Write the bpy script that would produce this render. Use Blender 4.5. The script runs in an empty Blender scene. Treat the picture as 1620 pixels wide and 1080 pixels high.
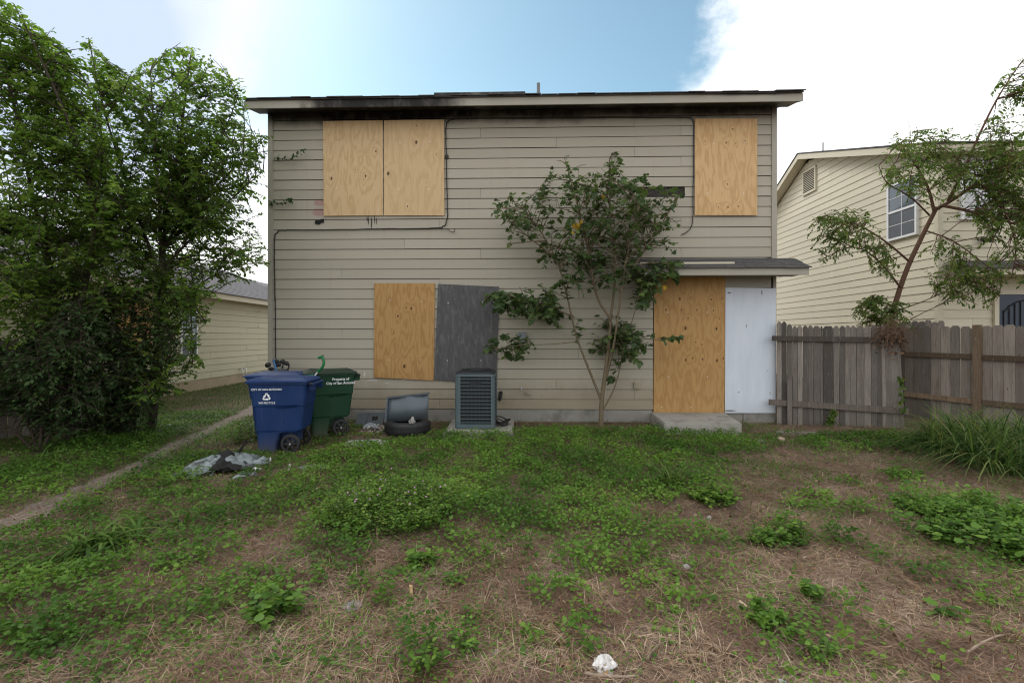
import bpy, bmesh, math, random
import numpy as np
from mathutils import Vector, Matrix
R = math.radians
SC = bpy.context.scene
COL = SC.collection
rng = np.random.default_rng(7)
random.seed(7)

# ---------------------------------------------------------------- camera, sky, sun, exposure
FPX, HORIZ, YAW = 780.0, 533.0, R(1.63)
CAM = np.array((0.0, -8.57, 1.47))
cd = bpy.data.cameras.new('camera'); cam = bpy.data.objects.new('camera', cd); COL.objects.link(cam)
cam.location = CAM; cam.rotation_euler = (R(90), 0, YAW)
cd.sensor_width = 36; cd.lens = 36 * FPX / 1620; cd.shift_y = (HORIZ - 540) / 1620
cd.clip_start = 0.05; cd.clip_end = 3000
SC.camera = cam

SUN_EL, SUN_AZ = R(44), R(-44)           # behind the house, to the left
w = bpy.data.worlds.new('World'); SC.world = w; w.use_nodes = True
wt = w.node_tree; wt.nodes.clear()
def wn(t, **k):
    n = wt.nodes.new(t)
    for a, b in k.items(): setattr(n, a, b)
    return n
sky = wn('ShaderNodeTexSky', sky_type='NISHITA', sun_disc=False, sun_elevation=SUN_EL, sun_rotation=SUN_AZ)
sky.air_density = 1.0; sky.dust_density = 0.6; sky.ozone_density = 1.6
tc = wn('ShaderNodeTexCoord')
mp = wn('ShaderNodeMapping'); mp.inputs['Scale'].default_value = (1, 1, 1.5)
wt.links.new(tc.outputs['Generated'], mp.inputs['Vector'])
nz = wn('ShaderNodeTexNoise'); nz.inputs['Scale'].default_value = 2.6; nz.inputs['Detail'].default_value = 9; nz.inputs['Roughness'].default_value = .62
wt.links.new(mp.outputs[0], nz.inputs['Vector'])
nz2 = wn('ShaderNodeTexNoise'); nz2.inputs['Scale'].default_value = 1.7; nz2.inputs['Detail'].default_value = 4
mp2 = wn('ShaderNodeMapping'); mp2.inputs['Location'].default_value = (3.1, 1.7, .4)
wt.links.new(tc.outputs['Generated'], mp2.inputs['Vector']); wt.links.new(mp2.outputs[0], nz2.inputs['Vector'])
def blue_gap(px, py, a0, a1):            # an opening in the clouds around one direction
    fw = np.array((-math.sin(YAW), math.cos(YAW), 0)); rt = np.array((math.cos(YAW), math.sin(YAW), 0))
    d = fw + rt * (px - 810) / FPX + np.array((0, 0, 1)) * (HORIZ - py) / FPX; d /= np.linalg.norm(d)
    dp = wn('ShaderNodeVectorMath', operation='DOT_PRODUCT'); dp.inputs[1].default_value = d
    wt.links.new(tc.outputs['Generated'], dp.inputs[0])
    ac = wn('ShaderNodeMath', operation='ARCCOSINE'); wt.links.new(dp.outputs['Value'], ac.inputs[0])
    mr = wn('ShaderNodeMapRange'); mr.inputs['From Min'].default_value = R(a0); mr.inputs['From Max'].default_value = R(a1)
    mr.inputs['To Min'].default_value = -.36; mr.inputs['To Max'].default_value = .17
    wt.links.new(ac.outputs[0], mr.inputs['Value'])
    return mr.outputs[0]
g1a = blue_gap(860, 45, 11, 25); g1b = blue_gap(600, 60, 2, 17)
gmn = wn('ShaderNodeMath', operation='MINIMUM'); wt.links.new(g1a, gmn.inputs[0]); wt.links.new(g1b, gmn.inputs[1]); g1 = gmn.outputs[0]
gr_ = blue_gap(1515, 160, 10, 26)         # closed bright cloud on the right
gk = wn('ShaderNodeMath', operation='MULTIPLY_ADD'); wt.links.new(gr_, gk.inputs[0]); gk.inputs[1].default_value = -.5; gk.inputs[2].default_value = .085
a0 = wn('ShaderNodeMath', operation='ADD'); wt.links.new(nz.outputs['Fac'], a0.inputs[0]); wt.links.new(gk.outputs[0], a0.inputs[1])
ad = wn('ShaderNodeMath', operation='ADD'); wt.links.new(a0.outputs[0], ad.inputs[0]); wt.links.new(g1, ad.inputs[1])
cr = wn('ShaderNodeMapRange', interpolation_type='SMOOTHSTEP'); cr.inputs['From Min'].default_value = .39; cr.inputs['From Max'].default_value = .61
wt.links.new(ad.outputs[0], cr.inputs['Value'])
cl = wn('ShaderNodeValToRGB')            # thin bright cloud to thicker blue-grey cloud
cl.color_ramp.elements[0].position = .5; cl.color_ramp.elements[0].color = (1.0, 1.0, 1.0, 1)
cl.color_ramp.elements[1].position = .72; cl.color_ramp.elements[1].color = (.47, .55, .67, 1)
gc = blue_gap(90, 70, 5, 22)               # a thicker grey blue bank of cloud on the left
gm = wn('ShaderNodeMath', operation='MULTIPLY_ADD'); wt.links.new(gc, gm.inputs[0]); gm.inputs[1].default_value = -.55; gm.inputs[2].default_value = .05
ga = wn('ShaderNodeMath', operation='ADD'); wt.links.new(nz2.outputs['Fac'], ga.inputs[0]); wt.links.new(gm.outputs[0], ga.inputs[1])
wt.links.new(ga.outputs[0], cl.inputs[0])
sc_ = wn('ShaderNodeVectorMath', operation='SCALE'); sc_.inputs['Scale'].default_value = 12.5
wt.links.new(cl.outputs[0], sc_.inputs[0])
tint = wn('ShaderNodeVectorMath', operation='MULTIPLY'); tint.inputs[1].default_value = (1.5, 1.66, 1.36)   # the camera's cool white balance
wt.links.new(sky.outputs[0], tint.inputs[0])
mx = wn('ShaderNodeMix', data_type='RGBA')
wt.links.new(cr.outputs[0], mx.inputs[0]); wt.links.new(tint.outputs[0], mx.inputs[6]); wt.links.new(sc_.outputs[0], mx.inputs[7])
bg = wn('ShaderNodeBackground'); bg.inputs['Strength'].default_value = 0.10
wo = wn('ShaderNodeOutputWorld')
wt.links.new(mx.outputs[2], bg.inputs[0]); wt.links.new(bg.outputs[0], wo.inputs[0])

sl = bpy.data.lights.new('sun', 'SUN'); sl.energy = 1.3; sl.angle = R(18); sl.color = (1, .96, .9)
so = bpy.data.objects.new('sun', sl); COL.objects.link(so)
sdir = Vector((math.sin(SUN_AZ) * math.cos(SUN_EL), math.cos(SUN_AZ) * math.cos(SUN_EL), math.sin(SUN_EL)))
so.rotation_euler = sdir.to_track_quat('Z', 'Y').to_euler(); so.location = (-9, 12, 14)
SC.view_settings.view_transform = 'Standard'; SC.view_settings.look = 'None'
SC.view_settings.exposure = 0.28; SC.view_settings.gamma = 1; SC.view_settings.use_curve_mapping = False
SC.cycles.filter_width = 1.15; SC.cycles.max_bounces = 6; SC.cycles.transparent_max_bounces = 6

# ---------------------------------------------------------------- measuring the place from the photograph
FW = np.array((-math.sin(YAW), math.cos(YAW), 0.)); RT = np.array((math.cos(YAW), math.sin(YAW), 0.)); UP = np.array((0., 0., 1.))
def ray(px, py): return FW + RT * (px - 810) / FPX + UP * (HORIZ - py) / FPX
def atd(px, py, d): return CAM + ray(px, py) * d
def onplane(px, py, p0, n):
    r = ray(px, py); n = np.asarray(n, float); return CAM + r * (np.dot(np.asarray(p0, float) - CAM, n) / np.dot(r, n))
def onY(px, py, Y=0.): return onplane(px, py, (0, Y, 0), (0, 1, 0))
def onX(px, py, X): return onplane(px, py, (X, 0, 0), (1, 0, 0))
def onZ(px, py, Z=0.): return onplane(px, py, (0, 0, Z), (0, 0, 1))
def project(P):
    q = np.asarray(P) - CAM; d = q @ FW
    d = np.where(np.abs(d) < 1e-6, 1e-6, d)
    return np.stack((810 + FPX * (q @ RT) / d, HORIZ - FPX * q[..., 2] / d), -1)
def inpoly(pts, poly):
    x, y = pts[..., 0], pts[..., 1]; r = np.zeros(x.shape, bool); n = len(poly)
    for i in range(n):
        x0, y0 = poly[i]; x1, y1 = poly[(i + 1) % n]
        if y0 == y1: continue
        c = ((y0 > y) != (y1 > y)) & (x < (x1 - x0) * (y - y0) / (y1 - y0) + x0)
        r ^= c
    return r
def gh(x, y):                            # ground relief
    x = np.asarray(x, float); y = np.asarray(y, float)
    h = .012 * np.sin(1.7 * x + .6 * y) + .011 * np.sin(2.9 * y - 1.3 * x + 1) + .008 * np.sin(5.1 * x + 3.7 * y + 2) + .005 * np.sin(9.3 * x - 8.1 * y)
    return h * np.clip((-.3 - y) / 1.2, 0, 1) * np.clip((14 - np.abs(x)) / 3, 0, 1) * np.clip((y + 14) / 3, 0, 1)

# ---------------------------------------------------------------- helpers: objects and meshes
ORG = {}
def tag(o, label=None, cat=None, group=None, kind=None):
    if label: o['label'] = label
    if cat: o['category'] = cat
    if group: o['group'] = group
    if kind: o['kind'] = kind
    return o
def thing(name, label, cat, loc=(0, 0, 0), rz=0, group=None):
    o = bpy.data.objects.new(name, None); COL.objects.link(o); o.empty_display_size = .1
    o.location = loc; o.rotation_euler = (0, 0, rz); ORG[o.name] = np.array(loc, float)
    return tag(o, label, cat, group)
class MB:
    def __init__(s): s.v = []; s.f = []
    def add(s, vs, fs):
        b = len(s.v); s.v += [tuple(map(float, p)) for p in vs]; s.f += [tuple(b + i for i in f) for f in fs]; return s
    def box(s, a, b):
        x0, y0, z0 = np.minimum(a, b); x1, y1, z1 = np.maximum(a, b)
        return s.add([(x0,y0,z0),(x1,y0,z0),(x1,y1,z0),(x0,y1,z0),(x0,y0,z1),(x1,y0,z1),(x1,y1,z1),(x0,y1,z1)],
              [(0,3,2,1),(4,5,6,7),(0,1,5,4),(1,2,6,5),(2,3,7,6),(3,0,4,7)])
    def hexa(s, lo, hi):                 # two quads, bottom and top
        return s.add(list(lo) + list(hi), [(0,3,2,1),(4,5,6,7),(0,1,5,4),(1,2,6,5),(2,3,7,6),(3,0,4,7)])
    def prism(s, prof, d):               # planar profile pushed along d
        n = len(prof); prof = [np.asarray(p, float) for p in prof]; d = np.asarray(d, float)
        return s.add(prof + [p + d for p in prof], [tuple(range(n))[::-1], tuple(range(n, 2*n))] + [(i, (i+1) % n, n + (i+1) % n, n + i) for i in range(n)])
    def tube(s, pts, r, n=6, cap=True):
        pts = [np.asarray(p, float) for p in pts]; m = len(pts)
        r = [r] * m if np.isscalar(r) else list(r)
        vs = []; u = None
        for i in range(m):
            t = pts[min(i+1, m-1)] - pts[max(i-1, 0)]; t = t / (np.linalg.norm(t) + 1e-12)
            if u is None: u = np.cross(t, (0, 0, 1) if abs(t[2]) < .9 else (1, 0, 0))
            u = u - t * np.dot(u, t); u /= np.linalg.norm(u) + 1e-12; w_ = np.cross(t, u)
            for k in range(n):
                a = 2 * math.pi * k / n; vs.append(pts[i] + r[i] * (math.cos(a) * u + math.sin(a) * w_))
        fs = [(i*n + k, i*n + (k+1) % n, (i+1)*n + (k+1) % n, (i+1)*n + k) for i in range(m-1) for k in range(n)]
        if cap: fs += [tuple(range(n))[::-1], tuple(range((m-1)*n, m*n))]
        return s.add(vs, fs)
    def rings(s, rg, cap=True):          # loft of rings with equal counts
        n = len(rg[0]); vs = [p for r_ in rg for p in r_]; m = len(rg)
        fs = [(i*n + k, i*n + (k+1) % n, (i+1)*n + (k+1) % n, (i+1)*n + k) for i in range(m-1) for k in range(n)]
        if cap: fs += [tuple(range(n))[::-1], tuple(range((m-1)*n, m*n))]
        return s.add(vs, fs)
    def build(s, name, mat, parent=None, local=False, smooth=False, bevel=0, loc=None):
        v = np.array(s.v, float)
        if loc is not None: v = v - np.asarray(loc, float)
        elif parent is not None and not local: v = v - ORG[parent.name]
        me = bpy.data.meshes.new(name); me.from_pydata(v.tolist(), [], s.f)
        bm = bmesh.new(); bm.from_mesh(me)
        if bevel: bmesh.ops.bevel(bm, geom=[e for e in bm.edges if e.calc_face_angle(0) > .6], offset=bevel, segments=2, affect='EDGES', clamp_overlap=True)
        bmesh.ops.recalc_face_normals(bm, faces=bm.faces)
        bm.to_mesh(me); bm.free()
        if mat: me.materials.append(mat)
        if smooth: me.polygons.foreach_set('use_smooth', [True] * len(me.polygons))
        o = bpy.data.objects.new(name, me); COL.objects.link(o)
        if parent is not None:
            o.parent = parent
            if loc is not None: o.location = np.asarray(loc, float) - ORG[parent.name]
        elif loc is not None: o.location = loc
        ORG[o.name] = ORG[parent.name] if parent is not None else (np.asarray(loc, float) if loc is not None else np.zeros(3))
        return o
def rrect(x0, x1, y0, y1, z, r=.05, n=3):
    o = []
    for cx, cy, a0 in ((x1-r, y1-r, 0), (x0+r, y1-r, 90), (x0+r, y0+r, 180), (x1-r, y0+r, 270)):
        for k in range(n+1):
            a = R(a0 + 90*k/n); o.append((cx + r*math.cos(a), cy + r*math.sin(a), z))
    return o
class Cloud:                             # very many small leaves or blades in one mesh
    def __init__(s): s.V = []; s.L = []; s.S = []; s.R = []; s.n = 0
    def add(s, pos, ax, nr, size, tv, faces, rnd=None, wid=1.0):
        pos = np.asarray(pos, float); N = len(pos)
        if N == 0: return
        ax = ax / (np.linalg.norm(ax, axis=1, keepdims=True) + 1e-9)
        xx = np.cross(ax, nr); xx /= np.linalg.norm(xx, axis=1, keepdims=True) + 1e-9
        zz = np.cross(xx, ax)
        tv = np.asarray(tv, float); size = np.broadcast_to(size, (N,))
        V = pos[:, None] + size[:, None, None] * (tv[None, :, 0:1] * wid * xx[:, None] + tv[None, :, 1:2] * ax[:, None] + tv[None, :, 2:3] * zz[:, None])
        s._put(V, faces, rnd)
    def _put(s, V, faces, rnd=None):
        N, k = V.shape[:2]
        if rnd is None: rnd = rng.random(N)
        fl = np.array([i for f in faces for i in f]); ln = np.array([len(f) for f in faces])
        s.V.append(V.reshape(-1, 3)); s.L.append((np.arange(N)[:, None] * k + fl[None] + s.n).ravel())
        s.S.append(np.tile(ln, N)); s.R.append(np.repeat(rnd, len(faces))); s.n += N * k
    def blades(s, base, dirv, length, width, droop, seg=4, rnd=None):
        N = len(base); t = np.linspace(0, 1, seg + 1)
        side = np.cross(dirv, (0, 0, 1.)); side += 1e-6; side /= np.linalg.norm(side, axis=1, keepdims=True)
        hz = dirv * np.array((1, 1, 0)); hz /= np.linalg.norm(hz, axis=1, keepdims=True) + 1e-9
        c = base[:, None] + length[:, None, None] * (t[None, :, None] * dirv[:, None]) \
            + (length * droop)[:, None, None] * (t ** 2)[None, :, None] * (hz[:, None] * .55 - np.array((0, 0, 1.)))
        wd = width[:, None] * (np.sin(np.pi * (t * .85 + .13)))[None]
        a = c - side[:, None] * wd[:, :, None] / 2; b = c + side[:, None] * wd[:, :, None] / 2
        V = np.stack((a, b), 2).reshape(N, -1, 3)
        s._put(V, [(2*i, 2*i+1, 2*i+3, 2*i+2) for i in range(seg)], rnd)
    def build(s, name, mat, parent=None, smooth=False, kind=None, loc=None):
        V = np.concatenate(s.V); L = np.concatenate(s.L).astype(np.int32); S = np.concatenate(s.S).astype(np.int32); Rn = np.concatenate(s.R)
        if loc is not None: V = V - np.asarray(loc)
        elif parent is not None: V = V - ORG[parent.name]
        me = bpy.data.meshes.new(name); me.vertices.add(len(V)); me.vertices.foreach_set('co', V.astype(np.float32).ravel())
        me.loops.add(len(L)); me.loops.foreach_set('vertex_index', L)
        me.polygons.add(len(S)); st = np.zeros(len(S), np.int32); st[1:] = np.cumsum(S)[:-1]; me.polygons.foreach_set('loop_start', st)
        at = me.attributes.new('rnd', 'FLOAT', 'FACE'); at.data.foreach_set('value', Rn.astype(np.float32))
        if smooth: me.polygons.foreach_set('use_smooth', np.ones(len(S), bool))
        me.update(calc_edges=True); me.validate()
        me.materials.append(mat)
        o = bpy.data.objects.new(name, me); COL.objects.link(o)
        if parent is not None: o.parent = parent
        if loc is not None: o.location = loc
        ORG[o.name] = ORG[parent.name] if parent is not None else np.zeros(3)
        if kind: o['kind'] = kind
        return o
LEAF = [(0,0,0),(.30,.28,.07),(.25,.68,.04),(0,1,-.10),(-.25,.68,.04),(-.30,.28,.07)]
LEAF_F = [(0,1,2,3),(0,3,4,5)]
ROUND = [(0,0,0),(.42,.28,.05),(.46,.74,.05),(0,.92,-.02),(-.46,.74,.05),(-.42,.28,.05)]
CLOVER, CLOVER_F = [], []
for k_ in range(3):
    a_ = R(120 * k_); c_, s_ = math.cos(a_), math.sin(a_)
    CLOVER_F += [tuple(i + 6*k_ for i in f) for f in LEAF_F]
    CLOVER += [(.55*(x*c_ - y*s_), .55*(x*s_ + y*c_), .55*z + .1*y) for x, y, z in ROUND]
_h = [(0,0),(.18,-.07),(.42,.06),(.31,.22),(.54,.36),(.52,.52),(.25,.48),(.31,.70),(.15,.88),(0,1)]
LOBED = [(x, y, .16*abs(x) - .12*y*y) for x, y in _h] + [(-x, y, .16*abs(x) - .12*y*y) for x, y in _h[1:-1]]
LOBED_F = [tuple(range(10)), tuple([0, 9] + [17 - i for i in range(8)])]
def runit(n):
    v = rng.normal(size=(n, 3)); return v / np.linalg.norm(v, axis=1, keepdims=True)

# ---------------------------------------------------------------- helpers: materials
class NT:
    def __init__(s, name):
        s.m = bpy.data.materials.new(name); s.m.use_nodes = True; s.t = s.m.node_tree; s.t.nodes.clear()
        s.out = s.n('ShaderNodeOutputMaterial'); s.p = s.n('ShaderNodeBsdfPrincipled'); s.l(s.p.outputs[0], s.out.inputs[0])
    def n(s, t, **k):
        x = s.t.nodes.new(t)
        for a, b in k.items(): setattr(x, a, b)
        return x
    def l(s, a, b): s.t.links.new(a, b)
    def put(s, inp, v):
        if hasattr(v, 'is_linked'): s.l(v, inp)
        else:
            if isinstance(v, (tuple, list)) and len(v) == 3 and inp.type == 'RGBA': v = (*v, 1)
            inp.default_value = v
    def math(s, op, a, b=0., c=None, clamp=False):
        x = s.n('ShaderNodeMath', operation=op, use_clamp=clamp); s.put(x.inputs[0], a); s.put(x.inputs[1], b)
        if c is not None: s.put(x.inputs[2], c)
        return x.outputs[0]
    def coord(s, kind='Object', scale=(1,1,1), loc=(0,0,0), rot=(0,0,0)):
        if kind == 'World': src = s.n('ShaderNodeNewGeometry').outputs['Position']
        else: src = s.n('ShaderNodeTexCoord').outputs[kind]
        mp = s.n('ShaderNodeMapping'); mp.inputs['Scale'].default_value = scale; mp.inputs['Location'].default_value = loc; mp.inputs['Rotation'].default_value = rot
        s.l(src, mp.inputs['Vector']); return mp.outputs[0]
    def noise(s, vec, scale, detail=4, rough=.55, dist=0.):
        x = s.n('ShaderNodeTexNoise'); s.l(vec, x.inputs['Vector']); x.inputs['Scale'].default_value = scale
        x.inputs['Detail'].default_value = detail; x.inputs['Roughness'].default_value = rough; x.inputs['Distortion'].default_value = dist
        return x.outputs['Fac']
    def rng_(s, v, a, b, c=0., d=1., smooth=True):
        x = s.n('ShaderNodeMapRange', interpolation_type='SMOOTHSTEP' if smooth else 'LINEAR'); s.put(x.inputs['Value'], v)
        for nm, q in zip(('From Min', 'From Max', 'To Min', 'To Max'), (a, b, c, d)): x.inputs[nm].default_value = q
        return x.outputs[0]
    def ramp(s, v, stops):
        x = s.n('ShaderNodeValToRGB'); e = x.color_ramp.elements
        while len(e) < len(stops): e.new(.5)
        for i, (p, c) in enumerate(stops): e[i].position = p; e[i].color = (*c, 1)
        s.put(x.inputs[0], v); return x.outputs[0]
    def mix(s, f, a, b, mode='MIX'):
        x = s.n('ShaderNodeMix', data_type='RGBA', blend_type=mode); s.put(x.inputs[0], f); s.put(x.inputs[6], a); s.put(x.inputs[7], b); return x.outputs[2]
    def bump(s, h, strength=.3, dist=.01):
        x = s.n('ShaderNodeBump'); x.inputs['Strength'].default_value = strength; x.inputs['Distance'].default_value = dist
        s.l(h, x.inputs['Height']); s.l(x.outputs[0], s.p.inputs['Normal'])
    def done(s, col, rough=.6, metal=0., spec=.4):
        s.put(s.p.inputs['Base Color'], col); s.put(s.p.inputs['Roughness'], rough); s.put(s.p.inputs['Metallic'], metal)
        s.p.inputs['Specular IOR Level'].default_value = spec
        return s.m
    def sep(s, vec):
        x = s.n('ShaderNodeSeparateXYZ'); s.l(vec, x.inputs[0]); return x.outputs
    def spot(s, sx, sz, cx, cz, rx, rz, soft=.5):   # 1 inside an ellipse in x, z
        a = s.math('DIVIDE', s.math('SUBTRACT', sx, cx), rx); b = s.math('DIVIDE', s.math('SUBTRACT', sz, cz), rz)
        d = s.math('SQRT', s.math('ADD', s.math('MULTIPLY', a, a), s.math('MULTIPLY', b, b)))
        return s.rng_(d, 1 - soft, 1 + soft, 1, 0)
def mat_simple(name, c, rough=.6, metal=0., var=.15, scale=8., bump=.0, spec=.4, dirt=None, dscale=3., damt=.5):
    g = NT(name); v = g.coord('Object'); n1 = g.noise(v, scale, 5)
    col = g.mix(n1, tuple(x * (1 - var) for x in c), tuple(min(1, x * (1 + var)) for x in c))
    if dirt: col = g.mix(g.math('MULTIPLY', g.rng_(g.noise(v, dscale, 6, .65), .45, .72), damt), col, dirt)
    if bump: g.bump(g.noise(v, scale * 6, 4), bump, .01)
    return g.done(col, rough, metal, spec)
def mat_leaf(name, cols, trans=.3, rough=.45):
    g = NT(name); a = g.n('ShaderNodeAttribute', attribute_name='rnd')
    col = g.ramp(a.outputs['Fac'], [(i / (len(cols) - 1), c) for i, c in enumerate(cols)])
    w_ = g.noise(g.coord('World'), 2.2, 2)
    col = g.mix(w_, col, (1.25, 1.18, .9), 'MULTIPLY')
    g.done(col, rough, 0, .15)
    t = g.n('ShaderNodeBsdfTranslucent'); g.l(g.mix(.5, col, (1.3, 1.5, .55), 'MULTIPLY'), t.inputs[0])
    ms = g.n('ShaderNodeMixShader'); ms.inputs[0].default_value = trans
    g.l(g.p.outputs[0], ms.inputs[1]); g.l(t.outputs[0], ms.inputs[2]); g.l(ms.outputs[0], g.out.inputs[0])
    return g.m
# ---------------------------------------------------------------- materials of the setting
def siding_mat(name, c, soot=False):
    g = NT(name); v = g.coord('World'); oi = g.n('ShaderNodeObjectInfo')
    col = g.mix(oi.outputs['Random'], tuple(x * .955 for x in c), tuple(x * 1.03 for x in c))
    grain = g.noise(g.coord('World', (3, 3, 60)), 1, 4)
    blot = g.noise(v, 1.3, 6, .62)
    col = g.mix(g.math('MULTIPLY', g.rng_(blot, .46, .78), .3), col, tuple(x * k for x, k in zip(c, (.86, .84, .78))))
    fine = g.noise(v, 23, 5, .7)
    col = g.mix(g.math('MULTIPLY', g.rng_(fine, .55, .8), .25), col, tuple(x * .7 for x in c))
    streak = g.noise(g.coord('World', (9, 9, .7)), 1.4, 5, .6)
    col = g.mix(g.math('MULTIPLY', g.rng_(streak, .56, .8), .28), col, tuple(x * k for x, k in zip(c, (.72, .70, .64))))
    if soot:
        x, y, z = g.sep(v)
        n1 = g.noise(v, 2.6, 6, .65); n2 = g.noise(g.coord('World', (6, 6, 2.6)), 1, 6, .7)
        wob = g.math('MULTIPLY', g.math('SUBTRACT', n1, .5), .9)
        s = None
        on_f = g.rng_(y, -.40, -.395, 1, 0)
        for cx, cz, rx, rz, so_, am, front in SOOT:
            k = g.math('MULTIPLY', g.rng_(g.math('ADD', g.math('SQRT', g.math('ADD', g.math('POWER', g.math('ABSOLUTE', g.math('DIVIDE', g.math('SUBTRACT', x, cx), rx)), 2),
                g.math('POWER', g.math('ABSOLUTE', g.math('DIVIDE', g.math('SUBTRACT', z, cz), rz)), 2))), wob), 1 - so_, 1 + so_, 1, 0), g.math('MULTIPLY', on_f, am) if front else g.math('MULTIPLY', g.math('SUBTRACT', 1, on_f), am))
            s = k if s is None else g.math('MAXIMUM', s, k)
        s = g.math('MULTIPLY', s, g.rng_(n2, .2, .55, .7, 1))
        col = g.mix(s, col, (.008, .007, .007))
        for cx, cz, rx, rz in PINK:
            col = g.mix(g.math('MULTIPLY', g.spot(x, z, cx, cz, rx, rz, .35), g.rng_(n2, .2, .6, .25, .6)), col, (.33, .13, .14))
        for cx, cz, rx, rz in DRIPS:
            col = g.mix(g.math('MULTIPLY', g.spot(x, z, cx, cz, rx, rz, .3), .9), col, (.02, .018, .018))
        for cx, cz, rx, rz in SCUFF:
            col = g.mix(g.math('MULTIPLY', g.spot(x, z, cx, cz, rx, rz, .3), .75), col, (.62, .62, .6))
        # uneven warm brown tint, strongest on the lowest boards
        low_tint = g.math('MULTIPLY', g.rng_(g.math('ADD', z, g.math('MULTIPLY', g.math('SUBTRACT', n1, .5), .9)), .15, 1.0, 1, 0), .7)
        col = g.mix(low_tint, col, (.23, .185, .115))
    g.bump(g.math('ADD', grain, g.math('MULTIPLY', fine, .5)), .18, .004)
    return g.done(col, .62, 0, .3)
def P2(px, py): p = onY(px, py); return p[0], p[2]
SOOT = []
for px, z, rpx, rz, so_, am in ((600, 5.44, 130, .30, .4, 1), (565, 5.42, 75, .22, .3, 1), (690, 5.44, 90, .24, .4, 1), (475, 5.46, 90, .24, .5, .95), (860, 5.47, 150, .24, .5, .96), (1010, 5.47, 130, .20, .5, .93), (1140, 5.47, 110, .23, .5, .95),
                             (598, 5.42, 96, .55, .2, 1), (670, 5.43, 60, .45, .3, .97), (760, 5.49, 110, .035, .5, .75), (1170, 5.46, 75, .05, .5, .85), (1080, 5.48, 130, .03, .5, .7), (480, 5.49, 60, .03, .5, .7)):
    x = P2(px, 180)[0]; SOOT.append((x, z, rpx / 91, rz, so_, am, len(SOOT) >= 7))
PINK = [(*P2(506, 321), .10, .06), (*P2(505, 336), .12, .07)]
DRIPS = [(*P2(583, 349), .012, .075), (*P2(588, 353), .014, .10), (*P2(593, 348), .010, .07), (*P2(581, 347), .008, .04), (*P2(596, 350), .008, .06), (*P2(707, 249), .04, .045)]
SCUFF = [(*P2(559, 592), .065, .06), (*P2(577, 592), .012, .05), (*P2(590, 601), .10, .012), (*P2(694, 643), .012, .05), (*P2(640, 600), .05, .012), (*P2(612, 606), .03, .008)]
C_SID = (.385, .356, .290)
M = {}
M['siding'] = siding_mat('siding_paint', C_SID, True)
M['sheath'] = mat_simple('tar_paper_lap_shade', (.035, .033, .03), .9)  # black sheathing bared by the missing board; its black also paints lap shade
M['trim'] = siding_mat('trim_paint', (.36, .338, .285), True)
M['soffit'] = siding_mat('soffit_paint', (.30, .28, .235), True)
M['cream'] = siding_mat('cream_siding', (.62, .575, .445))
M['cream_trim'] = siding_mat('cream_trim', (.60, .555, .43))
M['leftsid'] = siding_mat('left_siding', (.50, .475, .335))
M['concrete'] = mat_simple('concrete', (.33, .315, .28), .9, 0, .18, 5, .35, .2, (.15, .14, .115), 4, .7)
M['found'] = mat_simple('foundation_concrete', (.26, .25, .225), .9, 0, .2, 4, .4, .2, (.12, .115, .10), 3, .7)
M['shingle'] = mat_simple('roof_shingle', (.085, .082, .08), .95, 0, .35, 14, .5, .15)
M['shingle_l'] = mat_simple('left_roof_shingle', (.17, .165, .17), .95, 0, .3, 10, .5, .15)
M['white'] = mat_simple('white_vinyl', (.75, .76, .77), .4, 0, .05)
M['metal'] = mat_simple('galvanised_metal', (.45, .46, .47), .45, .7, .15)
M['black'] = mat_simple('black_rubber', (.02, .02, .021), .55, 0, .3, 12)
M['dark'] = mat_simple('dark_recess', (.012, .012, .012), .9)
M['screw'] = mat_simple('screw_zinc', (.7, .7, .68), .35, .6, .05)

# ---------------------------------------------------------------- walls of lap boards
def plank_wall(parent, P0, u, n, z0, row, nrows, span, mat, joints=(), gaps=(), proud=.018, jit=.0015):
    """boards on the plane through P0; span(z) gives (left, right) along u; a raked end follows span"""
    P0 = np.asarray(P0, float); u = np.asarray(u, float); n = np.asarray(n, float); out = []
    for i in range(nrows):
        za = z0 + i * row; zb = za + row - .007
        sa, sb = span(za), span(zb)
        if sa is None or sb is None or min(sa[1], sb[1]) - max(sa[0], sb[0]) < .03: continue
        js = joints[i % len(joints)] if joints else ()
        cuts = sorted(j for j in js if sa[0] + .15 < j < sa[1] - .15 and sb[0] + .1 < j < sb[1] - .1)
        gp = [g_ for g_ in gaps if g_[0] == i]
        segs = []; e = [None] + cuts + [None]
        for k in range(len(e) - 1): segs.append((e[k], e[k+1]))
        if gp:
            new = []
            for a, b in segs:
                for _, ga, gb in gp:
                    aa = sa[0] if a is None else a; bb = sa[1] if b is None else b
                    if ga > bb or gb < aa: new.append((a, b)); continue
                    if ga - aa > .05: new.append((a, ga))
                    if bb - gb > .05: new.append((gb, b))
            segs = new
        for a, b in segs:
            la, lb = (sa[0], sb[0]) if a is None else (a + .0022, a + .0022)
            ra, rb = (sa[1], sb[1]) if b is None else (b - .0022, b - .0022)
            dz = random.uniform(-jit, jit); dr = dz + random.uniform(-.002, .002); pr = proud + random.uniform(-.002, .003)
            q = lambda s_, z_, d_: P0 * (1, 1, 0) + u * s_ + n * d_ + np.array((0, 0, z_))
            lo = [q(la, za + dz, 0), q(ra, za + dr, 0), q(ra, za + dr, pr), q(la, za + dz, pr)]
            hi = [q(lb, zb + dz, 0), q(rb, zb + dr, 0), q(rb, zb + dr, .006), q(lb, zb + dz, .006)]
            out.append(MB().hexa(lo, hi).build('siding_plank', mat, parent))
    return out

# ================================================================ THE HOUSE
XL, XR = onY(425, 400)[0], onY(1228, 400)[0]
ZB, ROW = .224, .1742
house = thing('house', 'two storey beige house with boarded up windows and a scorched eave', 'house', (0, 0, 0))
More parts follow.
